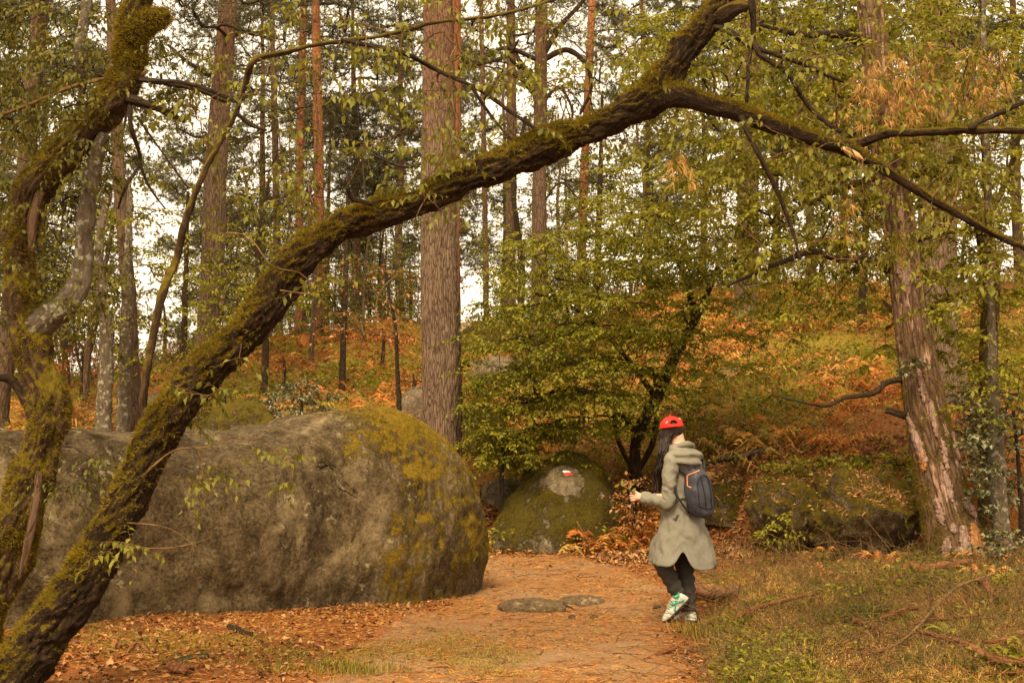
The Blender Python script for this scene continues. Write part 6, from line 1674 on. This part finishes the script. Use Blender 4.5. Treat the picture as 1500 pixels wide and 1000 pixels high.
M['sole'] = plain('dark_sole', (0.035, 0.028, 0.022), 0.8, 0.2, 0.25)
M['shirt'] = plain('pale_collar', (0.56, 0.36, 0.28), 0.75, 0.2, 0.1)
link('body', skin_body(), M['skin'], person)

def loft(mb, rings, n=48, close=True, fold=None):
    """rings: (centre, half width along her side, half depth along her facing); returns vertices."""
    ang = np.linspace(0, 2 * np.pi, n, endpoint=False)
    v = []
    for k, (c, a, b) in enumerate(rings):
        p = np.asarray(c)[None] + LFT[None] * (a * np.cos(ang))[:, None] + FWD[None] * (b * np.sin(ang))[:, None]
        if fold is not None: p = fold(k, p, ang, c)
        v.append(p)
    v = np.array(v); m = len(rings)
    i = np.arange(m - 1)[:, None] * n; j = np.arange(n)[None, :]; j2 = (j + 1) % n
    q = np.stack([i + j, i + j2, i + n + j2, i + n + j], 2).reshape(-1, 4)
    vv = v.reshape(-1, 3); mb.add(vv, q, bark=vv.copy())

def dense(rings, n):
    a = np.array([list(c) + [x, y] for c, x, y in rings]); o = catmull(a, n)
    return [(o[k, :3], max(o[k, 3], 0.004), max(o[k, 4], 0.004)) for k in range(n)]

# coat body: from the collar to the flaring, slit hem
cr = dense([(W(1001, 661, 0.03), 0.06, 0.055), (W(1003, 668, 0.03), 0.15, 0.085), (W(1004, 678, 0.03), 0.192, 0.11), (W(1004, 696, 0.025), 0.20, 0.13), (W(1002, 715, 0.02), 0.192, 0.138), (W(1001, 733, 0.01), 0.188, 0.14), (W(1001, 752, 0.005), 0.195, 0.15),
            (W(1000, 775, 0.0), 0.225, 0.185), (W(1000, 800, -0.01), 0.268, 0.24), (W(1000.5, 827, -0.02), 0.308, 0.285)], 60)
slit = math.atan2(*(np.array([FWD @ np.array([-0.08, -1, 0]), LFT @ np.array([-0.08, -1, 0])])))
def coat_fold(k, p, ang, c):
    t = k / 59.0
    amp = 0.004 + 0.030 * S(0.45, 1.0, t)
    rad = unit(p - c)
    w = np.sin(ang * 4 + 1.0 + 1.5 * t) * 0.55 + np.sin(ang * 7 + 2.2) * 0.18 + np.sin(ang * 3 - 2.0 * t) * 0.5
    p = p + rad * (amp * w)[:, None]
    q = p * np.array([7, 7, 4.0])
    p = p + rad * (0.020 * fbm(q, 3) - 0.028 * np.abs(fbm(q * np.array([1.5, 1.5, 1.0]) + 4, 3)) + 0.008 * fbm(q * np.array([2.5, 2.5, 3.5]) + 8, 2))[:, None]
    waist = np.exp(-((t - 0.43) / 0.035) ** 2); p = p - rad * (0.006 * waist)
    # hem: lifted in a curve beside the slit, lowest at the side
    da = (ang - slit + np.pi) % (2 * np.pi) - np.pi
    p[:, 2] += S(0.70, 1.0, t) * (0.125 * np.exp(-(da / 0.20) ** 2) + 0.02 * np.exp(-((da - 1.3) / 0.7) ** 2) - 0.03 * np.exp(-((da + 0.6) / 0.5) ** 2))
    g = S(0.74, 1.0, t) * np.exp(-(da / 0.16) ** 2)
    p = p - rad * (0.05 * g)[:, None]
    return p
mb = MB(); loft(mb, cr, 96, fold=coat_fold)
coat = mb.build('coat', M['coat'], person, True)
md = coat.modifiers.new('thickness', 'SOLIDIFY'); md.thickness = 0.006; md.offset = -1

def sleeve(name, pts, rs):
    c, r = smooth_line(np.array(pts), np.array(rs), 0.008); mb_ = MB()
    def dp(bark, ang, ln, rr): return 0.006 * np.sin(ln * 60 + 3 * np.sin(ang) + 5.0 * fbm(bark * 8, 2)) * (0.3 + 0.7 * np.clip(fbm(bark * 5 + 9, 2) + 0.4, 0, 1)) + 0.012 * fbm(bark * 13 + 3, 3)
    tube(mb_, c, r, 32, dp); return mb_.build(name, M['coat'], person, True)
sleeve('sleeve', [W(990, 671, -0.05), W(984, 677, -0.10), W(980, 700, -0.135), W(978, 722, -0.155), W(975, 735, -0.16), W(962, 735, -0.14), W(948, 732, -0.115), W(940, 731, -0.10)], [0.062, 0.066, 0.062, 0.057, 0.058, 0.055, 0.050, 0.044])
sleeve('sleeve', [W(1014, 671, 0.10), W(1021, 677, 0.16), W(1025, 705, 0.20), W(1026, 728, 0.22), W(1015, 745, 0.31), W(1004, 756, 0.385)], [0.07, 0.074, 0.068, 0.062, 0.055, 0.047])
# drawcord strap at the waist and pocket flap
mb = MB(); c = np.array([cr[25][0] + LFT * (cr[25][1] + 0.004) * math.cos(a) + FWD * (cr[25][2] + 0.004) * math.sin(a) for a in np.linspace(0, 6.283, 60)]); c[:, 2] += 0.004 * np.sin(np.linspace(0, 40, 60))
tube(mb, c, np.full(60, 0.007), 6); mb.build('waist_cord', M['coat'], person, True)
# hood lying on the shoulders: a fat collapsed pouch with rolled rim
mb = MB()
hb = -FWD
hc = W(1003, 671, -0.03)
U, T = np.meshgrid(np.linspace(0, 2 * np.pi, 56, endpoint=False), np.linspace(-np.pi / 2, np.pi / 2, 26))
x = np.cos(T) * np.cos(U); y = np.cos(T) * np.sin(U); z = np.sin(T)
sp_ = lambda q, e: np.sign(q) * np.abs(q) ** e
X = 0.160 * sp_(x, 0.9); Y = 0.125 * sp_(y, 0.9); Z = 0.080 * sp_(z, 0.9)
Z = Z + 0.060 * (1 - (X / 0.172) ** 2) * S(0.05, -0.1, Y) * 0.0 - 0.075 * (Y < 0) * (Y / 0.135) ** 2 * 0 - 0.03 * (X / 0.17) ** 2
pv = hc[None] + LFT[None] * X.reshape(-1, 1) + (-hb)[None] * Y.reshape(-1, 1) + np.array([0, 0, 1.0]) * Z.reshape(-1, 1)
pv[:, 2] -= 0.20 * (pv - hc) @ hb - 0.01
nr = unit(pv - hc)
pv += nr * (0.014 * np.sin((pv[:, 2] - hc[2]) * 75 + 3.0 * fbm(pv * 6, 2)) + 0.016 * fbm(pv * 9 + 2, 3))[:, None]
i = np.arange(25)[:, None] * 56; j = np.arange(56)[None, :]; j2 = (j + 1) % 56
mb.add(pv, np.stack([i + j, i + j2, i + 56 + j2, i + 56 + j], 2).reshape(-1, 4)); mb.build('hood', M['coat'], person, True)
mb = MB(); cc = []
for a in np.linspace(-0.4, math.pi + 0.4, 30):
    cc.append(W(1000, 659, 0.03) + LFT * 0.098 * math.cos(a) - FWD * (0.085 * math.sin(a)) + np.array([0, 0, 0.028 - 0.035 * (1 - math.sin(max(0, min(math.pi, a))))]))
tube(mb, np.array(cc), 0.026 + 0.006 * np.sin(np.linspace(0, 17, 30)), 12, trunk_disp(0.004)); mb.build('hood_rim', M['coat'], person, True)
mb = MB(); loft(mb, dense([(W(999, 664, 0.035), 0.072, 0.07), (W(998, 656, 0.04), 0.06, 0.058), (W(997, 650, 0.046), 0.056, 0.054)], 8), 24); mb.build('collar', M['shirt'], person, True)
# trousers
def leg(pts, rs):
    c, r = smooth_line(np.array(pts), np.array(rs), 0.012); mb_ = MB()
    def dp(bark, ang, ln, rr): return 0.005 * np.sin(ln * 85 + 2.0 * np.sin(ang + 1)) * S(0.25, 0.5, ln) + 0.006 * fbm(bark * 14, 3)
    tube(mb_, c, r, 28, dp); return mb_.build('trouser_leg', M['trouser'], person, True)
leg([W(994, 758, -0.04), W(984, 785, -0.055), W(970, 819, -0.06), W(980, 845, -0.085), W(991, 868, -0.10)], [0.115, 0.10, 0.078, 0.067, 0.057])
leg([W(1004, 758, 0.04), W(1004, 785, 0.055), W(1004, 826, 0.06), W(1007, 860, 0.035), W(1009, 896, 0.0)], [0.115, 0.10, 0.078, 0.068, 0.062])
# shoes: sole, upper, trim and laces
def shoe(heel, toe, up, width=0.046):
    d = unit(toe - heel); L = float(np.linalg.norm(toe - heel)); up = unit(up - d * (up @ d)); s = np.cross(d, up)
    def pt(x, y, z): return heel + d * x * L + s * y + up * z
    prof = np.array([(-0.04, 0.024, 0.0), (0.02, 0.036, 0.085), (0.18, 0.040, 0.105), (0.36, 0.040, 0.098), (0.55, 0.045, 0.072), (0.75, 0.048, 0.055), (0.92, 0.038, 0.042), (1.02, 0.016, 0.024)])
    pr = catmull(prof, 22); ang = np.linspace(0, np.pi, 15)
    v = np.array([[pt(x, w * np.sign(math.cos(a)) * abs(math.cos(a)) ** 0.7, 0.018 + max(h - 0.018, 0.005) * math.sin(a) ** 0.8) for a in ang] for x, w, h in pr])
    n = len(ang); i = np.arange(len(pr) - 1)[:, None] * n; j = np.arange(n - 1)[None, :]
    mb_ = MB(); mb_.add(v.reshape(-1, 3), np.stack([i + j, i + j + 1, i + n + j + 1, i + n + j], 2).reshape(-1, 4)); sh = mb_.build('shoe', M['shoe_white'], person, True)
    rows = np.array([[pt(x, w * 1.12 * k, z) for (k, z) in ((-1, 0.024), (1, 0.024), (1, 0.0), (-1, 0.0))] for x, w, h in pr]); m_ = MB(); i = np.arange(len(pr) - 1)[:, None] * 4; j = np.arange(4)[None, :]; j2 = (j + 1) % 4
    m_.add(rows.reshape(-1, 3), np.concatenate([np.stack([i + j, i + j2, i + 4 + j2, i + 4 + j], 2).reshape(-1, 4), [[3, 2, 1, 0], [len(pr) * 4 - 4, len(pr) * 4 - 3, len(pr) * 4 - 2, len(pr) * 4 - 1]]])); m_.build('sole', M['sole'], sh)
    for x0, x1, z0, z1 in ((0.10, 0.50, 0.045, 0.088), (0.55, 0.30, 0.03, 0.09)):
        for sd in (1, -1):
            c = np.array([pt(x0 + (x1 - x0) * t, sd * 0.043 * (1 - 0.25 * max(0, (z0 + (z1 - z0) * t) - 0.05) / 0.05), z0 + (z1 - z0) * t) for t in np.linspace(0, 1, 8)]); m_ = MB(); tube(m_, c, np.full(8, 0.007), 6); m_.build('trim', M['shoe_green'], sh, True)
    m_ = MB(); c = np.array([pt(0.18 + 0.03 * math.cos(a) * 3, 0.036 * math.sin(a), 0.104) for a in np.linspace(0, 6.28, 20)]); tube(m_, c, np.full(20, 0.009), 6); m_.build('ankle_trim', M['shoe_green'], sh, True)
    for k in range(4):
        c = np.array([pt(0.42 + 0.07 * k, y, 0.018 + (np.interp(0.42 + 0.07 * k, prof[:, 0], prof[:, 2]) - 0.012) * math.sqrt(max(0.05, 1 - (y / 0.05) ** 2))) for y in np.linspace(-0.026, 0.026, 7)]); m_ = MB(); tube(m_, c, np.full(7, 0.004), 5); m_.build('lace', M['shoe_green'], sh, True)
shoe(W(1006, 876, -0.11), W(972, 908, -0.11), W(985, 872, -0.14) - W(1000, 890, -0.10))
shoe(W(1015, 911, -0.05), W(992, 912, 0.12), np.array([0.1, 0, 1.0]))
# hair: crown under the cap, sheet down the back of the neck and a long lock over the left shoulder
mb = MB(); hcn = W(988, 631, 0.065)
U, T = np.meshgrid(np.linspace(0, 2 * np.pi, 40, endpoint=False), np.linspace(-0.55, np.pi / 2, 18))
pv = hcn[None] + LFT[None] * (0.088 * np.cos(T) * np.cos(U)).reshape(-1, 1) + FWD[None] * (0.094 * np.cos(T) * np.sin(U) - 0.004).reshape(-1, 1) + np.array([0, 0, 1.0]) * (np.where(np.sin(T) > 0, 0.080, 0.112) * np.sin(T)).reshape(-1, 1)
i = np.arange(17)[:, None] * 40; j = np.arange(40)[None, :]; j2 = (j + 1) % 40
mb.add(pv, np.stack([i + j, i + j2, i + 40 + j2, i + 40 + j], 2).reshape(-1, 4))
rg = np.random.default_rng(9)
N = 130; a = rg.uniform(-0.15, 1.0, N)
ang = math.pi * 1.5 + (a - 0.35) * 2.4 - 0.4
roots = hcn + LFT * (0.090 * np.cos(ang))[:, None] + FWD * (0.10 * np.sin(ang))[:, None] + np.array([0, 0, -0.02])
roots = hcn + np.stack([rg.uniform(-0.095, 0.085, N), -0.085 + 0.0 * a, np.full(N, -0.015)], 1) * np.array([0.92, 1, 1]) + np.stack([np.zeros(N), np.zeros(N), rg.normal(size=N) * 0.02], 1)
roots[:, 1] += 0.9 * np.abs(roots[:, 0] - hcn[0]) ** 2 / 0.09
mid = np.stack([roots[:, 0] - 0.02 - 0.35 * np.clip(roots[:, 0] - hcn[0] + 0.10, 0, 0.2), roots[:, 1] + 0.005, np.full(N, W(0, 648)[2])], 1)
lo = W(971, 668, -0.07) + np.stack([rg.normal(size=N) * 0.016, rg.normal(size=N) * 0.02, rg.normal(size=N) * 0.01], 1)
lo2 = W(966, 692, -0.02) + np.stack([rg.normal(size=N) * 0.014, rg.normal(size=N) * 0.03, rg.normal(size=N) * 0.01], 1)
ed = W(964, 714, 0.0) + np.stack([rg.normal(size=N) * 0.014, rg.normal(size=N) * 0.03, rg.normal(size=N) * 0.05], 1)
P5 = np.stack([roots, mid, lo, lo2, ed], 1)
P12 = np.stack([catmull(x, 12) for x in P5])
batch_tubes(mb, P12, np.broadcast_to(0.011 * np.linspace(1.0, 0.35, 12), (N, 12)), 5)
del mb.a['bark']
mb.build('hair', M['hair'], person, True)
# cap: crown panels, back opening with strap, button, brim
cap_c = W(987.5, 631, 0.068); tilt = unit(np.array([-0.10, 0.10, 1.0])); cf = unit(FWD * 0.2 + np.array([0.0, 0.9, 0]) - tilt * ((FWD * 0.2 + np.array([0.0, 0.9, 0])) @ tilt)); cs = np.cross(tilt, cf)
def cap_pt(u, t, k=1.0): return cap_c + (cs * (0.099 * math.cos(t) * math.cos(u)) + cf * (0.110 * math.cos(t) * math.sin(u)) + tilt * (0.100 * abs(math.sin(t)) ** 0.85)) * k
nu, nt_ = 60, 18
us_ = np.linspace(0, 2 * np.pi, nu, endpoint=False); ts_ = np.linspace(-0.02, np.pi / 2, nt_)
v = np.array([[cap_pt(u, max(t, 0), 1.0 + 0.012 * abs(math.sin(3 * u)) - 0.006) for u in us_] for t in ts_])
q = []
for a_ in range(nt_ - 1):
    for b_ in range(nu):
        uc = us_[b_] + math.pi / nu; du = (uc - 1.5 * math.pi + math.pi) % (2 * math.pi) - math.pi
        tc_ = (ts_[a_] + ts_[a_ + 1]) / 2
        if (du / 0.34) ** 2 + ((tc_ - 0.30) / 0.28) ** 2 < 1 and tc_ > 0.20: continue          # the adjuster opening
        b2 = (b_ + 1) % nu; q.append((a_ * nu + b_, a_ * nu + b2, (a_ + 1) * nu + b2, (a_ + 1) * nu + b_))
mb = MB(); mb.add(v.reshape(-1, 3), q); cap = mb.build('cap', M['cap_red'], person, True)
cap['label'] = 'bright red baseball cap with an adjuster opening at the back'
md = cap.modifiers.new('thickness', 'SOLIDIFY'); md.thickness = 0.004; md.offset = 1
mb = MB(); c = np.array([cap_pt(u, 0.05, 1.02) for u in np.linspace(1.5 * math.pi - 0.55, 1.5 * math.pi + 0.55, 16)]); tube(mb, c, np.full(16, 0.011), 8); mb.build('strap', M['cap_red'], cap, True)
mb = MB(); c = np.array([cap_pt(1.5 * math.pi + 0.38 * math.cos(a), 0.30 + 0.30 * math.sin(a), 1.02) for a in np.linspace(0, math.pi, 20)]); tube(mb, c, np.full(20, 0.007), 6); mb.build('opening_rim', M['cap_red'], cap, True)
mb = MB(); c = np.array([cap_c + tilt * (0.098 + 0.012 * t) for t in (0, .5, 1)]); tube(mb, c, np.array([0.012, 0.011, 0.004]), 10); mb.build('button', M['cap_red'], cap, True)
mb = MB(); rows = []
for r_ in np.linspace(0.95, 1.75, 8):
    rows.append([cap_c + cs * (0.095 * math.cos(u) * min(1, 1.15 - 0.2 * (r_ - 0.95))) + cf * (0.108 * (math.sin(u) * 1 + (r_ - 1) * 0.95 * math.sin(u) ** 0.7)) + tilt * (0.008 - 0.05 * (r_ - 0.95) - 0.02 * math.cos(u) ** 2) for u in np.linspace(0.25, math.pi - 0.25, 24)])
rows = np.array(rows); i = np.arange(7)[:, None] * 24; j = np.arange(23)[None, :]
mb.add(rows.reshape(-1, 3), np.stack([i + j, i + j + 1, i + 24 + j + 1, i + 24 + j], 2).reshape(-1, 4)); br = mb.build('brim', M['cap_red'], cap, True); md = br.modifiers.new('thickness', 'SOLIDIFY'); md.thickness = 0.004
for du, tt_ in ((-0.95, 0.62), (0.62, 0.36)):
    c = np.array([cap_pt(1.5 * math.pi + du * s_, tt_ + 0.05 * math.sin(s_ * 9), 1.028) for s_ in np.linspace(0.82, 1.12, 8)]); mb = MB(); tube(mb, c, np.full(8, 0.006), 5); mb.build('print', M['cap_white'], cap, True)

# backpack (worn, a thing of its own)
bc = W(1021, 724, -0.185); BB = -FWD * 0.75 + np.array([0.18, -0.30, 0.0]); BB = unit(BB); BL = np.cross(np.array([0, 0, 1.0]), BB); BL = -BL if BL[0] > 0 else BL
bag = thing('backpack', 'small dark slate backpack with orange piping worn on the back of the coat', 'backpack', bc - np.array([0, 0, 0.2]))
mb = MB(); U, T = np.meshgrid(np.linspace(0, 2 * np.pi, 56, endpoint=False), np.linspace(-np.pi / 2, np.pi / 2, 36))
X = 0.112 * sp_(np.cos(T), 0.55) * sp_(np.cos(U), 0.75); Y = 0.088 * sp_(np.cos(T), 0.5) * sp_(np.sin(U), 0.7); Z = 0.195 * sp_(np.sin(T), 0.80)
X = X * (1 - 0.10 * S(0.0, 0.2, Z)); Y = Y * (1.0 + 0.18 * S(0.05, -0.16, Z))
pv = bc[None] + BL[None] * X.reshape(-1, 1) + BB[None] * Y.reshape(-1, 1) + np.array([0.0, 0, 1.0]) * Z.reshape(-1, 1)
pv[:, 0] -= 0.10 * (pv[:, 2] - bc[2])
pv += unit(pv - bc) * (0.012 * fbm(pv * 9 + 6, 3) - 0.008 * np.abs(np.sin(np.clip((pv - bc) @ BL, -1, 1) * 34)) ** 6)[:, None]
i = np.arange(35)[:, None] * 56; j = np.arange(56)[None, :]; j2 = (j + 1) % 56
mb.add(pv, np.stack([i + j, i + j2, i + 56 + j2, i + 56 + j], 2).reshape(-1, 4)); mb.build('bag_body', M['bag'], bag, True)
BVB = BVHTree.FromPolygons([tuple(x) for x in pv], [tuple(int(k) for k in f) for f in np.stack([i + j, i + j2, i + 56 + j2, i + 56 + j], 2).reshape(-1, 4)])
def on_bag(x, z, off=0.004):
    o = bc + BL * x + np.array([-0.10 * z, 0, z]) + BB * 0.5; h = BVB.ray_cast(Vector(o), Vector(-BB))
    return np.array(h[0]) + BB * off if h[0] is not None else None
def bag_line(nm, pts, r, mk, lb=None):
    c = [on_bag(x, z) for x, z in catmull(np.array([(a, b, 0) for a, b in pts], float), 26)[:, :2]]; c = [p for p in c if p is not None]
    if len(c) > 3:
        m_ = MB(); tube(m_, np.array(c), np.full(len(c), r), 6); o = m_.build(nm, M[mk], bag, True)
        if lb: o['label'] = lb
bag_line('piping', [(0.104, 0.05), (0.104, 0.09), (0.092, 0.14), (0.06, 0.172), (0.02, 0.186)], 0.0055, 'piping')
bag_line('zip', [(0.075, -0.10), (0.078, 0.02), (0.06, 0.11), (0.0, 0.15), (-0.06, 0.11), (-0.078, 0.02), (-0.075, -0.10)], 0.004, 'bag_dark')
bag_line('seam', [(0.02, 0.15), (0.025, 0.05), (0.02, -0.12)], 0.005, 'bag_dark'); bag_line('seam', [(-0.045, 0.13), (-0.05, 0.03), (-0.045, -0.12)], 0.005, 'bag_dark')
bag_line('seam', [(0.09, -0.09), (0.0, -0.12), (-0.09, -0.09)], 0.005, 'bag_dark')
for pts, r in (([W(1008, 700, -0.155), W(992, 688, -0.13), W(980, 676, -0.125), W(976, 667, -0.07), W(976, 668, 0.02)], 0.013), ([W(1006, 752, -0.17), W(996, 738, -0.19), W(988, 725, -0.19), W(985, 712, -0.19)], 0.009), ([W(1030, 694, -0.10), W(1032, 682, -0.03), W(1030, 672, 0.06), W(1026, 672, 0.14)], 0.013)):
    c, r_ = smooth_line(np.array(pts), np.full(len(pts), r), 0.012); m_ = MB(); tube(m_, c, r_, 8); m_.build('strap', M['bag_dark'], bag, True)
m_ = MB(); c = np.array([bc + np.array([-0.02, 0, 0.188]) - BB * 0.05 + BL * 0.035 * math.cos(a) + np.array([0, 0, 0.035 * math.sin(a)]) for a in np.linspace(0, math.pi, 12)]); tube(m_, c, np.full(12, 0.007), 6); m_.build('handle', M['bag_dark'], bag, True)

# sprig held in the left hand
sg = thing('sprig', 'small leafy green sprig held out in the walker\'s left hand', 'twig', W(931, 729, -0.085))
m_ = MB(); c, r_ = smooth_line(np.array([W(937, 731, -0.085), W(931, 727, -0.09), W(922, 719, -0.09), W(913, 714, -0.09), W(906, 711, -0.09)]), np.array([0.005, 0.005, 0.0045, 0.004, 0.003]), 0.008); tube(m_, c, r_, 6); m_.build('stem', M['twig_pale'], sg, True)
for px, py, dx, dz in ((921, 719, 0.5, 0.9), (916, 716, -0.6, 0.8), (918, 718, -0.7, -0.9), (911, 713, 0.2, 1.0), (926, 723, 0.7, 0.8), (908, 712, -0.9, -0.4)):
    m_ = MB(); leaves(m_, [W(px, py, -0.09)], [[dx, 0.1, dz]], [[0.1, -1, 0.2]], 0.05, 0.028, 0.15, rnd=np.array([0.7])); m_.build('leaf', M['leaf_front'], sg)
bpy.context.view_layer.update()
